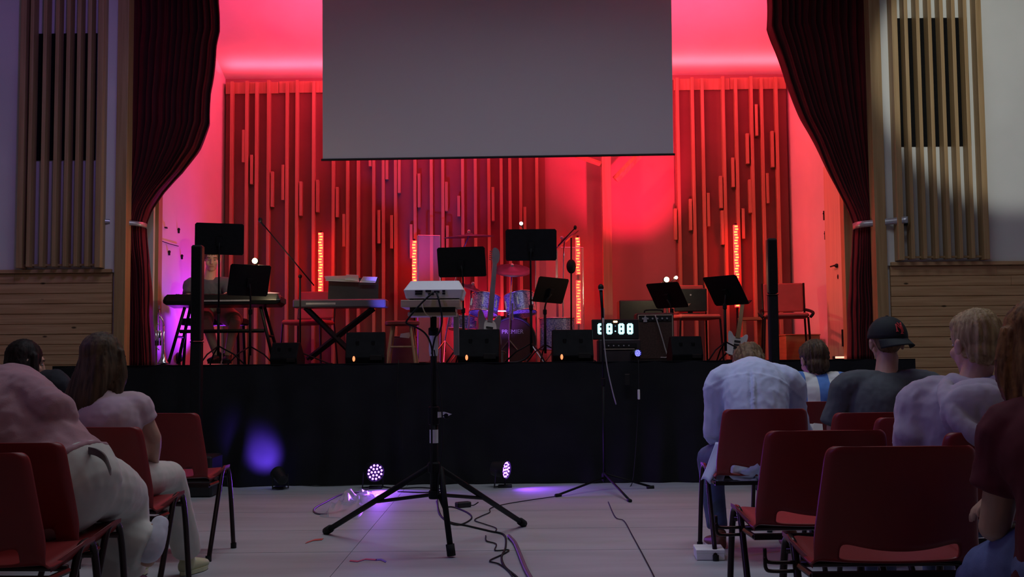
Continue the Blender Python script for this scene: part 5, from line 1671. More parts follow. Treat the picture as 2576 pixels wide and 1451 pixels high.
def person(label, J, opt):
    """J world joints; opt materials and clothing lengths"""
    k = opt.get('k', 1.0)
    hip = V(J['hip'])
    org = V((hip.x, hip.y, opt.get('z0', 0.0)))
    root = thing('person', label, 'person', org, 0, opt.get('group', 'people in the hall'))
    neck, chest, waist = V(J['neck']), V(J['chest']), V(J['waist'])
    hc, hM = V(J['head']), frame(J['face'], J.get('hup', (0, 0, 1)))
    sh = [V(J['shL']), V(J['shR'])]
    el = [V(J['elL']), V(J['elR'])]
    wr = [V(J['wrL']), V(J['wrR'])]
    hp = [V(J['hpL']), V(J['hpR'])]
    kn = [V(J['knL']), V(J['knR'])]
    an = [V(J['anL']), V(J['anR'])]
    lat = (sh[1] - sh[0]).normalized()
    f = opt.get('fat', 1.0)
    # the body: one continuous skin
    b = MB()
    loft(b, [hip, waist, chest, chest.lerp(neck, 0.6), neck - (neck - chest) * 0.04], [(0.150 * k * f, 0.105 * k * f), (0.130 * k * f, 0.095 * k * f), (0.150 * k, 0.105 * k), (0.135 * k, 0.085 * k), (0.07 * k, 0.06 * k)], lat=lat, n=18)
    nb = hc + hM.to_3x3() @ V((0, -0.022, -0.07)) * k
    loft(b, [neck - (neck - chest) * 0.12, neck.lerp(nb, 0.5), nb], [0.062 * k, 0.056 * k, 0.055 * k], n=14)
    head_into(b, hc, hM, k * opt.get('hk', 1.0))
    for i in (0, 1):
        s = (-1, 1)[i]
        loft(b, [chest.lerp(neck, 0.62), sh[i], sh[i].lerp(el[i], 0.5), el[i]], [0.06 * k, 0.055 * k, 0.047 * k, 0.040 * k], n=12)
        loft(b, [el[i], el[i].lerp(wr[i], 0.35), wr[i]], [0.041 * k, 0.040 * k, 0.027 * k], n=12)
        hd = J.get(('hdL', 'hdR')[i], wr[i] - el[i])
        hn = J.get(('hnL', 'hnR')[i], (0, 0, -1))
        hand_into(b, wr[i], hd, hn, (1, -1)[i], k * 0.95, opt.get('curl', 0.5))
        loft(b, [hip.lerp(hp[i], 0.7), hp[i].lerp(kn[i], 0.4), kn[i]], [0.088 * k * f, 0.078 * k * f, 0.056 * k], n=14)
        loft(b, [kn[i], kn[i].lerp(an[i], 0.3), an[i]], [0.055 * k, 0.053 * k, 0.034 * k], n=12)
        td = V(J.get(('toL', 'toR')[i], (0, 1, 0))).normalized()
        loft(b, [an[i] - td * 0.02 * k + V((0, 0, -0.03 * k)), an[i] + td * 0.08 * k + V((0, 0, -0.05 * k)), an[i] + td * 0.15 * k + V((0, 0, -0.058 * k))], [0.032 * k, (0.034 * k, 0.024 * k), (0.032 * k, 0.016 * k)], n=10)
    remeshed('body', b, opt.get('skin', SKIN), root, 0.0065, 3, None, org)
    face_parts(root, org, hc, hM, k * opt.get('hk', 1.0))
    # shirt
    e = opt.get('ease', 0.016)
    c = MB()
    lo = hip + (hip - waist) * opt.get('hem', 0.35)
    loft(c, [lo, hip, waist, chest, chest.lerp(neck, 0.6), neck - (neck - chest) * 0.06], [(0.165 * k * f + e, 0.125 * k * f + e), (0.152 * k * f + e, 0.108 * k * f + e), (0.136 * k * f + e, 0.1 * k * f + e), (0.158 * k + e, 0.110 * k + e), (0.138 * k + e, 0.086 * k + e), (0.076 * k + e * 0.3, 0.066 * k + e * 0.3)], lat=lat, n=20, dome=0.25)
    sl = opt.get('sleeve', 0.5)
    for i in (0, 1):
        s0 = chest.lerp(neck, 0.58)
        if sl <= 1.0:
            end = sh[i].lerp(el[i], sl)
            loft(c, [s0, sh[i], sh[i].lerp(end, 0.5), end], [0.062 * k + e, 0.060 * k + e, 0.055 * k + e, 0.053 * k + e * 1.3], n=14, dome=0.15)
        else:
            end = el[i].lerp(wr[i], sl - 1.0)
            loft(c, [s0, sh[i], sh[i].lerp(el[i], 0.5), el[i]], [0.064 * k + e, 0.060 * k + e, 0.052 * k + e, 0.045 * k + e], n=14)
            loft(c, [el[i], el[i].lerp(end, 0.5), end], [0.046 * k + e, 0.042 * k + e, 0.036 * k + e], n=14, dome=0.2)
    remeshed('shirt', c, opt['shirt'], root, 0.009, 3, opt.get('disp') or wrinkle(opt.get('wr', 0.005), opt.get('wsc', 14), st=(1, 1, 0.8), seed=hip.x * 3), org)
    # trousers
    c = MB()
    pe = opt.get('pease', 0.012)
    pl = opt.get('plen', 0.9)
    loft(c, [hip.lerp(waist, 0.40), hip, hip + (hip - waist) * 0.5], [(0.132 * k * f + 0.004, 0.098 * k * f + 0.004), (0.155 * k * f + pe, 0.112 * k * f + pe), (0.14 * k * f + pe, 0.10 * k * f + pe)], lat=lat, n=18)
    for i in (0, 1):
        if pl > 0.05:
            end = kn[i].lerp(an[i], pl)
            loft(c, [hip.lerp(hp[i], 0.7), hp[i].lerp(kn[i], 0.4), kn[i]], [0.092 * k * f + pe, 0.082 * k * f + pe, 0.06 * k + pe], n=16)
            wd = opt.get('flare', 0.0)
            loft(c, [kn[i], kn[i].lerp(end, 0.4), end], [0.06 * k + pe, 0.056 * k + pe + wd * 0.5, 0.045 * k + pe + wd], n=14, dome=0.2)
        else:
            loft(c, [hip.lerp(hp[i], 0.7), hp[i].lerp(kn[i], 0.4), hp[i].lerp(kn[i], 0.97)], [0.095 * k * f + pe, 0.088 * k * f + pe, 0.07 * k + pe], n=16, dome=0.2)
    remeshed('trousers', c, opt['pants'], root, 0.009, 3, wrinkle(0.006, 8, seed=4), org)
    # shoes
    for i in (0, 1):
        if opt.get('shoes', True) is True or opt.get('shoes') == i:
            shoe_parts(root, org, an[i], J.get(('toL', 'toR')[i], (0, 1, 0)), opt.get('shoem', BLACK), opt.get('solem', RUBBER), k, opt.get('shoename', 'shoe'))
    return root, org, hc, hM, k * opt.get('hk', 1.0)


def hairmat(name, a, b):
    return mat(name, a, 0.62, col2=b, noise_scale=26, stretch=(2.2, 2.2, 0.25), bump=0.12, bump_scale=60, spec=0.25)


def hair_short(root, org, hc, M, k, m, name='hair', low=-0.02, amp=0.008, top=1.0):
    T = Matrix.Translation(hc) @ M
    R3 = M.to_3x3()
    mb = MB()
    for p, r in (((0, -0.020, 0.038), (0.083, 0.098, 0.092 * top)), ((0, -0.052, low), (0.070, 0.058, 0.062)), ((0, 0.03, 0.075), (0.066, 0.056, 0.048 * top)), ((0.05, -0.02, 0.03), (0.034, 0.055, 0.05)), ((-0.05, -0.02, 0.03), (0.034, 0.055, 0.05))):
        mb.ball(T @ (V(p) * k), V(r) * k, 16, 12, R3)
    inv = T.inverted()

    def f(p, n):
        q = inv @ p
        a = math.atan2(q.x, -q.y)
        g = noise.noise((a * 9, q.z * 8, 2)) + 0.7 * noise.noise((a * 22, q.z * 14, 5))
        return amp * g
    return remeshed(name, mb, m, root, 0.0065, 2, f, org)


def hair_long(root, org, hc, M, k, m, length, wid=1.0, fwd_lock=True, back=-0.03, amp=0.006, name='long_hair', sway=0.0):
    T = Matrix.Translation(hc) @ M
    R3 = M.to_3x3()
    mb = MB()
    mb.ball(T @ (V((0, -0.022, 0.036)) * k), V((0.086, 0.100, 0.092)) * k, 18, 12, R3)
    fw = R3 @ V((0, 1, 0)); fw.z = 0; fw.normalize()
    rt = fw.cross(V((0, 0, 1)))
    c = V(hc)
    L = length
    pts = [c + fw * (-0.022 * k) + V((0, 0, 0.06 * k)), c + fw * (-0.032 * k) + V((0, 0, -0.03 * k)), c + fw * (-0.06 * k + back * 0.4) + V((0, 0, -0.12 * k)) + rt * sway * 0.3, c + fw * (-0.07 * k + back) + V((0, 0, -0.62 * L)) + rt * sway * 0.7, c + fw * (-0.075 * k + back) + V((0, 0, -L)) + rt * sway]
    loft(mb, pts, [(0.080 * k, 0.085 * k), (0.094 * k * wid, 0.088 * k), (0.102 * k * wid, 0.066 * k), (0.108 * k * wid, 0.046 * k), (0.085 * k * wid, 0.028 * k)], lat=rt, n=22, dome=0.3)
    if fwd_lock:
        for s in (-1, 1):
            loft(mb, [c + rt * s * 0.075 * k + fw * 0.02 * k + V((0, 0, 0.04 * k)), c + rt * s * 0.090 * k * wid + fw * 0.012 + V((0, 0, -0.07 * k)), c + rt * s * 0.098 * k * wid - fw * 0.03 + V((0, 0, -0.6 * L))], [0.024 * k, 0.028 * k, 0.024 * k], n=10)
    inv = T.inverted()

    def f(p, n):
        q = p - c
        a = math.atan2(q.dot(rt), -q.dot(fw) + 0.02)
        g = noise.noise((a * 7, q.z * 2.2, 2)) + 0.8 * noise.noise((a * 19, q.z * 2.6, 5)) + 0.5 * noise.noise((a * 42, q.z * 3, 8))
        return amp * g
    return remeshed(name, mb, m, root, 0.0065, 2, f, org)


def seated(hip, yaw=0.0, lean=5, k=1.0, slouch=8, headlean=0, face_yaw=0, face_pitch=0, latlean=0, shw=0.185):
    """default sitting joints; facing +y turned by yaw (degrees, positive to the left)"""
    h = V(hip)
    Rz = Matrix.Rotation(R(yaw), 3, 'Z')

    def d(a, l=latlean):
        return Rz @ V((math.sin(R(l)), math.sin(R(a)) * math.cos(R(l)), math.cos(R(a)) * math.cos(R(l))))
    waist = h + d(lean - 4) * 0.17 * k
    chest = waist + d(lean) * 0.18 * k
    neck = chest + d(lean + slouch) * 0.17 * k
    r = Rz @ V((1, 0, 0))
    head = neck + d(lean + slouch + headlean, 0) * 0.155 * k
    fz = Matrix.Rotation(R(yaw + face_yaw), 3, 'Z') @ V((0, math.cos(R(face_pitch)), math.sin(R(face_pitch))))
    J = dict(hip=h, waist=waist, chest=chest, neck=neck, head=head, face=fz)
    shc = chest.lerp(neck, 0.62)
    J['shL'] = shc - r * shw * k
    J['shR'] = shc + r * shw * k
    f = Rz @ V((0, 1, 0))
    for n_, s in (('L', -1), ('R', 1)):
        J['hp' + n_] = h + r * s * 0.095 * k
        J['kn' + n_] = h + r * s * 0.13 * k + f * 0.43 * k + V((0, 0, 0.0))
        J['an' + n_] = V((0, 0, 0.085 * k)) + (h + r * s * 0.13 * k + f * 0.47 * k) * 1.0
        J['an' + n_].z = 0.085 * k
        J['el' + n_] = J['sh' + n_] + r * s * 0.05 * k + f * 0.06 * k + V((0, 0, -0.26 * k))
        J['wr' + n_] = h + r * s * 0.10 * k + f * 0.30 * k + V((0, 0, 0.14 * k))
        J['hn' + n_] = (0, 0, -1)
        J['to' + n_] = f
    return J


HB = hairmat('brown_hair', (0.13, 0.080, 0.045), (0.045, 0.028, 0.018))
HD = hairmat('near_black_hair', (0.030, 0.016, 0.016), (0.008, 0.005, 0.006))
HBL = hairmat('blond_hair', (0.50, 0.38, 0.20), (0.26, 0.17, 0.08))
HMB = hairmat('mid_brown_hair', (0.24, 0.15, 0.08), (0.10, 0.06, 0.03))
HAU = hairmat('auburn_hair', (0.34, 0.16, 0.06), (0.10, 0.04, 0.02))
DENIM = mat('blue_denim', (0.11, 0.14, 0.26), 0.8, noise_amt=0.15, noise_scale=14, bump=0.1, bump_scale=200)
DENIM2 = mat('washed_denim', (0.14, 0.17, 0.40), 0.8, noise_amt=0.2, noise_scale=9, bump=0.1, bump_scale=200)
CREAM = mat('off_white_cotton', (0.62, 0.61, 0.56), 0.85, noise_amt=0.05, noise_scale=7)

# --- long haired woman in a pink shirt
x = W(262, 1000, 4.84).x
J = seated((x, 4.86, 0.53), -4, 4, 0.93, 8, 0, -28, -6)
J['head'] = W(263, 907, 4.93)
J['neck'] = W(268, 992, 4.90)
J['chest'] = W(270, 1066, 4.86)
J['shR'] = W(344, 1022, 4.90); J['shL'] = W(188, 1030, 4.90)
J['elR'] = W(385, 1100, 4.95); J['wrR'] = W(385, 1170, 5.12)
J['knR'] = W(428, 1195, 5.30); J['anR'] = W(474, 1403, 5.62); J['toR'] = (0.25, 1, 0)
J['knL'] = W(300, 1200, 5.32); J['anL'] = W(330, 1412, 5.5)
PT = mat('pale_pink_jersey', (0.60, 0.44, 0.50), 0.85, noise_amt=0.04, noise_scale=8)
CROC = mat('pale_green_clog', (0.55, 0.58, 0.36), 0.5, noise_amt=0.05, noise_scale=9)
r_, org, hc, hM, hk = person('long brown haired woman in a pale pink shirt and cream trousers', J, dict(k=0.90, hk=1.05, shirt=PT, pants=CREAM, ease=0.010, sleeve=0.48, flare=0.02, shoem=CROC, solem=CROC, shoename='clog'))
hair_long(r_, org, hc, hM, 0.98, HB, 0.315, 1.07, sway=-0.05, amp=0.004)
for q in range(3):
    p = J['anR'] - org + V((0.02 + 0.02 * q, 0.10 + 0.02 * q, -0.038))
    MB().ball(p, (0.006, 0.006, 0.004), 8, 6).build('clog_hole', BLACK, r_)

# --- dark haired person
J = seated((W(46, 1000, 5.98).x, 5.98, 0.53), -18, 8, 0.95, 14, 4, -32, -12)
J['head'] = W(66, 912, 6.08)
J['neck'] = W(62, 985, 6.02)
BLK = mat('black_jersey', (0.02, 0.02, 0.03), 0.85, noise_amt=0.1, noise_scale=9)
r_, org, hc, hM, hk = person('dark haired person looking right at the far left', J, dict(k=0.95, shirt=BLK, pants=DENIM, sleeve=1.7))
hair_long(r_, org, hc, hM, 0.98, HD, 0.16, 1.02, amp=0.004)
mb = MB(); loft(mb, [W(128, 962, 6.05), W(146, 972, 6.02), W(160, 968, 6.04)], [(0.03, 0.02), (0.045, 0.03), (0.03, 0.02)])
remeshed('white_scarf', mb, PAPER, r_, 0.007, 2, wrinkle(0.006, 20), org)

# --- person in the pink sweater
SW = mat('dusty_pink_knit', (0.46, 0.255, 0.29), 0.9, noise_amt=0.06, noise_scale=8, sheen=0.2, bump=0.08, bump_scale=160)
hipw = W(160, 1215, 3.99)
J = seated(hipw, -6, 20, 1.0, 20)
J['waist'] = W(92, 1135, 4.06); J['chest'] = W(25, 1045, 4.16); J['neck'] = W(-40, 960, 4.32)
J['head'] = W(-120, 950, 4.48); J['face'] = (-0.35, 0.8, -0.5)
J['shR'] = W(70, 1000, 4.14); J['shL'] = W(-140, 985, 4.20)
J['elR'] = W(142, 1045, 4.04); J['wrR'] = W(190, 1110, 4.34)
J['elL'] = W(-180, 1110, 4.30); J['wrL'] = W(-60, 1160, 4.52)
J['hpR'] = W(225, 1215, 4.02); J['knR'] = W(312, 1250, 4.40); J['anR'] = W(306, 1445, 4.42)
J['hpL'] = W(100, 1215, 4.02); J['knL'] = W(20, 1225, 4.36); J['anL'] = W(372, 1380, 4.38); J['toL'] = (0.2, 0.1, 0.9)
r_, org, hc, hM, hk = person('person in a dusty pink sweater bent forward at the left edge', J, dict(k=1.0, fat=1.05, shirt=SW, pants=CREAM, sleeve=1.06, ease=0.030, pease=0.034, flare=0.012, wr=0.012, wsc=9, hem=0.0, shoes=1, plen=0.98))
hair_short(r_, org, hc, hM, 1.05, HMB)
SOCK = mat('white_sock', (0.66, 0.66, 0.76), 0.9, noise_amt=0.04, noise_scale=20)
mb = MB()
loft(mb, [W(352, 1380, 4.40), W(378, 1388, 4.36), W(392, 1350, 4.38), W(404, 1312, 4.42)], [0.040, 0.043, 0.042, 0.032], n=14)
remeshed('sock', mb, SOCK, r_, 0.007, 3, wrinkle(0.003, 20), org)
BELT = mat('grey_belt_web', (0.16, 0.14, 0.13), 0.8, noise_amt=0.1, noise_scale=30)
pts = [W(226, 1132, 3.93), W(248, 1138, 3.88), W(268, 1154, 3.87), W(281, 1186, 3.89)]
vs = []
mb = MB()
q = catmull(pts, 5)
for i, p in enumerate(q):
    vs.append([p - org + V((0, -0.016, 0.012)), p - org + V((0, -0.016, -0.012)), p - org + V((0, -0.004, -0.012)), p - org + V((0, -0.004, 0.012))])
mb.rings(vs)
mb.build('waist_strap', BELT, r_)

# --- man in the light blue shirt, bowing
BS = mat('light_blue_cotton', (0.58, 0.65, 0.88), 0.85, noise_amt=0.05, noise_scale=7)
J = seated((W(1915, 1100, 6.0).x, 5.99, 0.53), 2, 20, 1.0)
J['waist'] = W(1908, 1090, 6.02); J['chest'] = W(1900, 985, 6.13); J['neck'] = W(1888, 920, 6.33)
J['head'] = W(1885, 922, 6.46); J['face'] = (-0.05, 0.55, -0.85); J['hup'] = (0, 0.85, 0.5)
J['shL'] = W(1815, 962, 6.2); J['shR'] = W(1982, 962, 6.2)
J['elL'] = W(1800, 1085, 6.25); J['wrL'] = W(1812, 1112, 6.47)
J['elR'] = W(2004, 1075, 6.28); J['wrR'] = W(2030, 1100, 6.5)
J['hpL'] = W(1875, 1150, 6.0); J['hpR'] = W(1950, 1150, 6.0)
J['knL'] = W(1784, 1150, 6.42); J['anL'] = W(1806, 1345, 6.30); J['toL'] = (-0.1, 1, 0)
J['knR'] = W(2000, 1150, 6.42); J['anR'] = W(1985, 1345, 6.30); J['toR'] = (0.1, 1, 0)
SHOE = mat('brown_leather', (0.20, 0.07, 0.035), 0.5, noise_amt=0.1, noise_scale=15)
_bw = wrinkle(0.007, 14, seed=2.0)
_pc = W(1896, 1000, 6.0).x
def blue_disp(p, n):
    d = _bw(p, n)
    if n.y < 0.3:
        xx = p.x - _pc - 0.012 * math.sin(p.z * 14)
        w_ = max(0.0, min(1.0, (1.0 - p.z) / 0.08))
        d += w_ * (0.014 * math.exp(-(xx / 0.008) ** 2) - 0.016 * math.exp(-((xx + 0.016) / 0.008) ** 2))
        yk = p.z - (0.965 - 1.6 * (p.x - _pc) ** 2)
        d += 0.004 * math.exp(-(yk / 0.006) ** 2)
    return d
r_, org, hc, hM, hk = person('man in a light blue shirt bowing his head on the aisle', J, dict(k=1.0, shirt=BS, pants=DENIM, sleeve=1.55, ease=0.026, hem=0.75, disp=blue_disp, shoem=SHOE, solem=WHITEP))
hair_short(r_, org, hc, hM, 1.10, HMB)
mb = MB()
loft(mb, [W(1862, 912, 6.29), W(1888, 903, 6.27), W(1914, 911, 6.29)], [(0.022, 0.012)] * 3, n=10)
remeshed('collar', mb, BS, r_, 0.006, 2, None, org)
# hanging shirt tail on his left
mb = MB()
nu_, nv_ = 14, 12
for side in (0, 1):
    pass
vs, fs = [], []
tl = [(1800, 1112), (1790, 1140), (1778, 1175), (1764, 1208)]
trr = [(1840, 1110), (1834, 1150), (1824, 1185), (1812, 1214)]
for j in range(nv_ + 1):
    v = j / nv_
    a = W(interp([(i / 3, p[0]) for i, p in enumerate(tl)], v), interp([(i / 3, p[1]) for i, p in enumerate(tl)], v), 6.02)
    b = W(interp([(i / 3, p[0]) for i, p in enumerate(trr)], v), interp([(i / 3, p[1]) for i, p in enumerate(trr)], v), 5.97)
    for i in range(nu_ + 1):
        u = i / nu_
        p = a.lerp(b, u) + V((0, 0.022 * math.sin(u * 9 + v * 2) * v - 0.02 * math.sin(PI * u), 0.012 * math.sin(u * 11) * v))
        vs.append(p - org)
for j in range(nv_):
    for i in range(nu_):
        a = j * (nu_ + 1) + i
        fs.append((a, a + 1, a + nu_ + 2, a + nu_ + 1))
tl_ = MB().add(vs, fs).build('shirt_tail', BS, r_, smooth=True)
sd = tl_.modifiers.new('t', 'SOLIDIFY'); sd.thickness = 0.004

# --- boy in the striped shirt
STR = bpy.data.materials.new('blue_white_stripes')
STR.use_nodes = True
nt = STR.node_tree
bs = nt.nodes['Principled BSDF']
bs.inputs['Roughness'].default_value = 0.85
tc = nt.nodes.new('ShaderNodeTexCoord'); sx_ = nt.nodes.new('ShaderNodeSeparateXYZ')
nt.links.new(tc.outputs['Object'], sx_.inputs[0])
m1 = nt.nodes.new('ShaderNodeMath'); m1.operation = 'MULTIPLY_ADD'; m1.inputs[1].default_value = 1 / 0.145; m1.inputs[2].default_value = 0.61
m2 = nt.nodes.new('ShaderNodeMath'); m2.operation = 'FRACT'
m3 = nt.nodes.new('ShaderNodeMath'); m3.operation = 'GREATER_THAN'; m3.inputs[1].default_value = 0.5
nt.links.new(sx_.outputs[0], m1.inputs[0]); nt.links.new(m1.outputs[0], m2.inputs[0]); nt.links.new(m2.outputs[0], m3.inputs[0])
mx = nt.nodes.new('ShaderNodeMix'); mx.data_type = 'RGBA'
mx.inputs[6].default_value = (0.70, 0.72, 0.68, 1); mx.inputs[7].default_value = (0.10, 0.24, 0.60, 1)
nt.links.new(m3.outputs[0], mx.inputs[0]); nt.links.new(mx.outputs[2], bs.inputs['Base Color'])
J = seated((W(2062, 1000, 6.95).x, 6.95, 0.50), 2, 8, 0.88, 10, 0, 6, -12, shw=0.17)
J['head'] = W(2047, 908, 7.06); J['neck'] = W(2053, 948, 7.02); J['chest'] = W(2060, 995, 6.99)
J['shL'] = W(1995, 962, 7.0); J['shR'] = W(2118, 962, 7.0)
r_, org, hc, hM, hk = person('boy in a blue and white striped football shirt', J, dict(k=0.88, hk=1.12, shirt=STR, pants=DENIM, sleeve=0.6))
hair_short(r_, org, hc, hM, 1.04, HB, amp=0.011, low=-0.035)

# --- man with the cap
GT = mat('charcoal_jersey', (0.085, 0.095, 0.105), 0.85, noise_amt=0.05, noise_scale=8)
J = seated((W(2226, 1060, 5.52).x, 5.52, 0.52), 0, 4, 0.95, 10, 0, 0, 0)
J['head'] = W(2229, 862, 5.64); J['neck'] = W(2229, 948, 5.60); J['chest'] = W(2226, 1010, 5.56); J['waist'] = W(2226, 1090, 5.52)
J['face'] = (0.05, 1, 0.02)
J['shL'] = W(2135, 972, 5.60); J['shR'] = W(2325, 968, 5.60)
J['elL'] = W(2098, 1075, 5.62); J['wrL'] = W(2150, 1150, 5.85)
J['elR'] = W(2395, 1010, 5.46); J['wrR'] = W(2470, 1060, 5.42)
r_, org, hc, hM, hk = person('man in a charcoal shirt with a black cap worn backwards', J, dict(k=0.98, shirt=GT, pants=DENIM, sleeve=0.95, ease=0.02))
hair_short(r_, org, hc, hM, 0.90, HMB, low=0.0, amp=0.002)
CAPM = mat('black_cap_cotton', (0.012, 0.016, 0.018), 0.8, noise_amt=0.1, noise_scale=30)
CM = Matrix.Rotation(R(22), 4, 'Z')
cT = Matrix.Translation(hc - org) @ hM @ CM
prof = []
rings = []
for i in range(13):
    a = (PI / 2) * i / 12
    rings.append([cT @ V((0.092 * math.cos(a) * math.cos(t * PI / 16), -0.012 + 0.110 * math.cos(a) * math.sin(t * PI / 16), 0.022 + 0.112 * math.sin(a) ** 0.9)) for t in range(32)])
cap = MB().rings(rings).build('cap', CAPM, r_, smooth=True)
bv, bf = [], []
for j in range(7):
    q = j / 6
    for i in range(17):
        a = PI + PI * (0.12 + 0.76 * i / 16)
        rx, ry = 0.092 + 0.004 * q, 0.110 + 0.062 * q
        z = 0.024 - 0.030 * q - 0.028 * (1 - math.sin(a - PI)) * (0.4 + q) * 0.9
        bv.append(cT @ V((rx * math.cos(a), -0.012 + ry * math.sin(a), z)))
for j in range(6):
    for i in range(16):
        a = j * 17 + i
        bf.append((a, a + 1, a + 18, a + 17))
br = MB().add(bv, bf).build('brim', CAPM, cap, smooth=True)
sd = br.modifiers.new('t', 'SOLIDIFY'); sd.thickness = 0.004
MB().ball(cT @ V((0, -0.012, 0.134)), (0.008, 0.008, 0.005), 8, 6).build('button', CAPM, cap)
RT = mat('red_stitching', (0.62, 0.05, 0.05), 0.7, noise_amt=0.1, noise_scale=40)
# interlocked letters sewn on the front panel, lying on the curve of the cap
def on_cap(u, v):
    """u across (m), v up (m) on the front of the cap"""
    t = -PI / 2 + u / 0.10
    a = math.asin(min(0.98, max(0.02, (v) / 0.112)))
    return cT @ V((0.0945 * math.cos(a) * math.cos(t), -0.012 + 0.1125 * math.cos(a) * math.sin(t), 0.022 + 0.114 * math.sin(a) ** 0.9))
def stroke(pts, w=0.0032, name='letter_stroke'):
    q = []
    for (a, b), (c, d) in zip(pts, pts[1:]):
        q += [on_cap(a + (c - a) * s / 5, b + (d - b) * s / 5) for s in range(5)]
    q.append(on_cap(*pts[-1]))
    MB().tube(q, w, 6).build(name, RT, cap)
for p in ([(-0.024, 0.030), (-0.024, 0.066)], [(-0.024, 0.066), (0.012, 0.028)], [(0.012, 0.028), (0.012, 0.068)], [(-0.010, 0.074), (0.003, 0.050)], [(0.022, 0.074), (0.003, 0.050)], [(0.003, 0.050), (0.003, 0.020)],
          [(-0.030, 0.030), (-0.018, 0.030)], [(-0.004, 0.020), (0.010, 0.020)], [(0.006, 0.068), (0.018, 0.068)]):
    stroke(p)

# --- person in the pale hooded top
HO = mat('pale_lilac_fleece', (0.42, 0.37, 0.46), 0.9, noise_amt=0.05, noise_scale=10, sheen=0.2)
J = seated((W(2430, 1120, 4.08).x, 4.10, 0.53), 8, 4, 0.95, 8, 0, 12, -4)
J['head'] = W(2452, 868, 4.16); J['neck'] = W(2445, 975, 4.14); J['chest'] = W(2430, 1060, 4.10); J['waist'] = W(2430, 1150, 4.08)
J['shL'] = W(2322, 1015, 4.16); J['shR'] = W(2545, 1015, 4.10)
J['elL'] = W(2300, 1110, 4.12); J['wrL'] = W(2330, 1190, 4.34)
J['face'] = (-0.22, 0.95, -0.03)
r_, org, hc, hM, hk = person('blond person in a pale lilac hooded top', J, dict(k=1.0, shirt=HO, pants=DENIM, sleeve=1.85, ease=0.034, wr=0.007, wsc=13))
hair_short(r_, org, hc, hM, 1.02, HBL, low=-0.02, amp=0.007, top=1.06)
mb = MB()
loft(mb, [W(2384, 960, 4.12), W(2378, 985, 4.02), W(2392, 1025, 3.93), W(2425, 1075, 3.87), W(2470, 1100, 3.85), W(2515, 1085, 3.87), W(2540, 1030, 3.95), W(2532, 970, 4.08)], [0.024, 0.030, 0.034, 0.036, 0.038, 0.036, 0.032, 0.026], n=14)
mb.ball(W(2464, 1040, 3.93), (0.14, 0.06, 0.105), 20, 14)
mb.ball(W(2466, 1000, 3.98), (0.12, 0.07, 0.07), 18, 12)
loft(mb, [W(2400, 960, 4.20), W(2396, 958, 4.10), W(2440, 972, 4.03), W(2490, 972, 4.03), W(2522, 955, 4.12), W(2510, 958, 4.22)], [0.024, 0.028, 0.03, 0.03, 0.028, 0.024], n=12)
loft(mb, [W(2398, 972, 4.09), W(2440, 990, 4.01), W(2475, 992, 3.99), W(2518, 972, 4.07)], [0.028, 0.03, 0.03, 0.028], n=12)
remeshed('hood', mb, HO, r_, 0.0065, 1, wrinkle(0.006, 12), org)

# --- long haired person at the right edge
DR = mat('dark_red_jersey', (0.10, 0.008, 0.022), 0.85, noise_amt=0.08, noise_scale=8)
J = seated((W(2735, 1350, 2.74).x, 2.74, 0.53), 24, 14, 0.97, 10, 0, 14, -14)
J['waist'] = W(2725, 1250, 2.76); J['chest'] = W(2695, 1150, 2.82); J['neck'] = W(2640, 1010, 2.92); J['head'] = W(2606, 872, 2.98); J['face'] = (-0.40, 0.9, -0.2)
J['shL'] = W(2545, 1085, 2.90); J['shR'] = W(2800, 1095, 2.84)
J['elL'] = W(2500, 1332, 2.94); J['wrL'] = W(2560, 1120, 3.16); J['hdL'] = (0.1, 0.0, 1); J['hnL'] = (0.3, -0.6, 0)
J['hpL'] = W(2690, 1400, 2.78); J['knL'] = W(2484, 1446, 3.06); J['anL'] = V((1.25, 3.12, 0.085))
J['knR'] = W(2690, 1446, 3.14)
r_, org, hc, hM, hk = person('long auburn haired person in a dark red shirt at the right edge', J, dict(k=0.98, shirt=DR, pants=DENIM2, sleeve=0.58, ease=0.022, pease=0.022))
hair_long(r_, org, hc, hM, 1.0, HAU, 0.27, 1.08, amp=0.006, sway=-0.03)

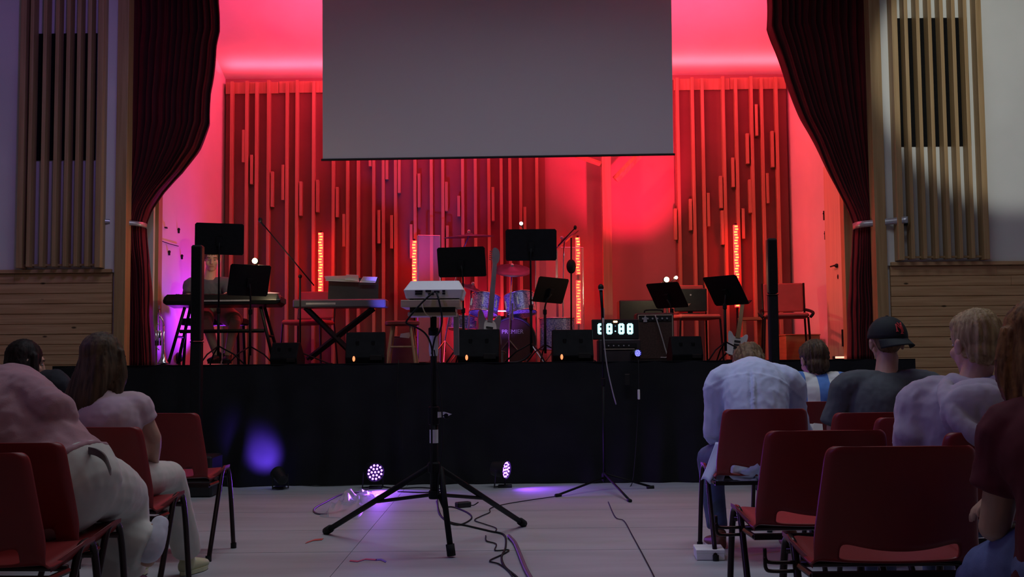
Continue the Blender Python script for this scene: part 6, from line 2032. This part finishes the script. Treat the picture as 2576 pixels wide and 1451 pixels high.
# --- keyboard player on the stage
PG = mat('slate_jersey', (0.10, 0.11, 0.13), 0.85, noise_amt=0.05, noise_scale=8)
SHO = mat('khaki_cotton', (0.34, 0.26, 0.15), 0.85, noise_amt=0.08, noise_scale=9)
hx = W(530, 760, 11.28).x
J = seated((hx, 11.30, STG + 0.545), 180, 6, 1.0, 8, 0, 0, -14)
J['head'] = W(533, 652, 11.16); J['neck'] = W(527, 700, 11.18); J['face'] = (0.25, -0.95, -0.22)
J['chest'] = W(526, 740, 11.24)
J['shR'] = W(482, 716, 11.20); J['shL'] = W(572, 716, 11.20)
J['elR'] = W(473, 758, 11.10); J['wrR'] = W(498, 742, 10.98); J['hdR'] = (0.2, -0.6, 0.0); J['hnR'] = (0, 0, -1)
J['elL'] = W(588, 756, 11.10); J['wrL'] = W(568, 741, 10.98); J['hdL'] = (0.25, -0.6, 0.0); J['hnL'] = (0, 0, -1)
J['knR'] = W(518, 805, 10.98); J['anR'] = W(545, 893, 11.05); J['toR'] = (-0.1, -1, 0)
J['knL'] = W(592, 806, 10.98); J['anL'] = W(572, 893, 11.05); J['toL'] = (0.2, -1, 0)
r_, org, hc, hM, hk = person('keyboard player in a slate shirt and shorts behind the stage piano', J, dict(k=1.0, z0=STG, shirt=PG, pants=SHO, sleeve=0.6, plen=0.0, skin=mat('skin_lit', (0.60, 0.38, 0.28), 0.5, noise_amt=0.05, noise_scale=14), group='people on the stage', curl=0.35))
hair_short(r_, org, hc, hM, 1.0, HMB, low=0.01)

# paper in the blue-shirted man's right hand
pp = thing('folded_paper', 'folded white paper held beside the blue shirted man', 'paper', W(2056, 1082, 6.46))
MB().poly([(-0.035, 0, -0.03), (0.035, 0.0, -0.03), (0.036, 0.02, 0.035), (-0.01, 0.02, 0.04), (-0.034, 0.02, 0.03)], (0, 0.003, 0)).build('front_leaf', PAPER, pp)
MB().poly([(-0.035, 0.01, -0.03), (0.035, 0.01, -0.03), (0.04, 0.035, 0.028), (-0.03, 0.035, 0.036)], (0, 0.003, 0)).build('rear_leaf', PAPER, pp)
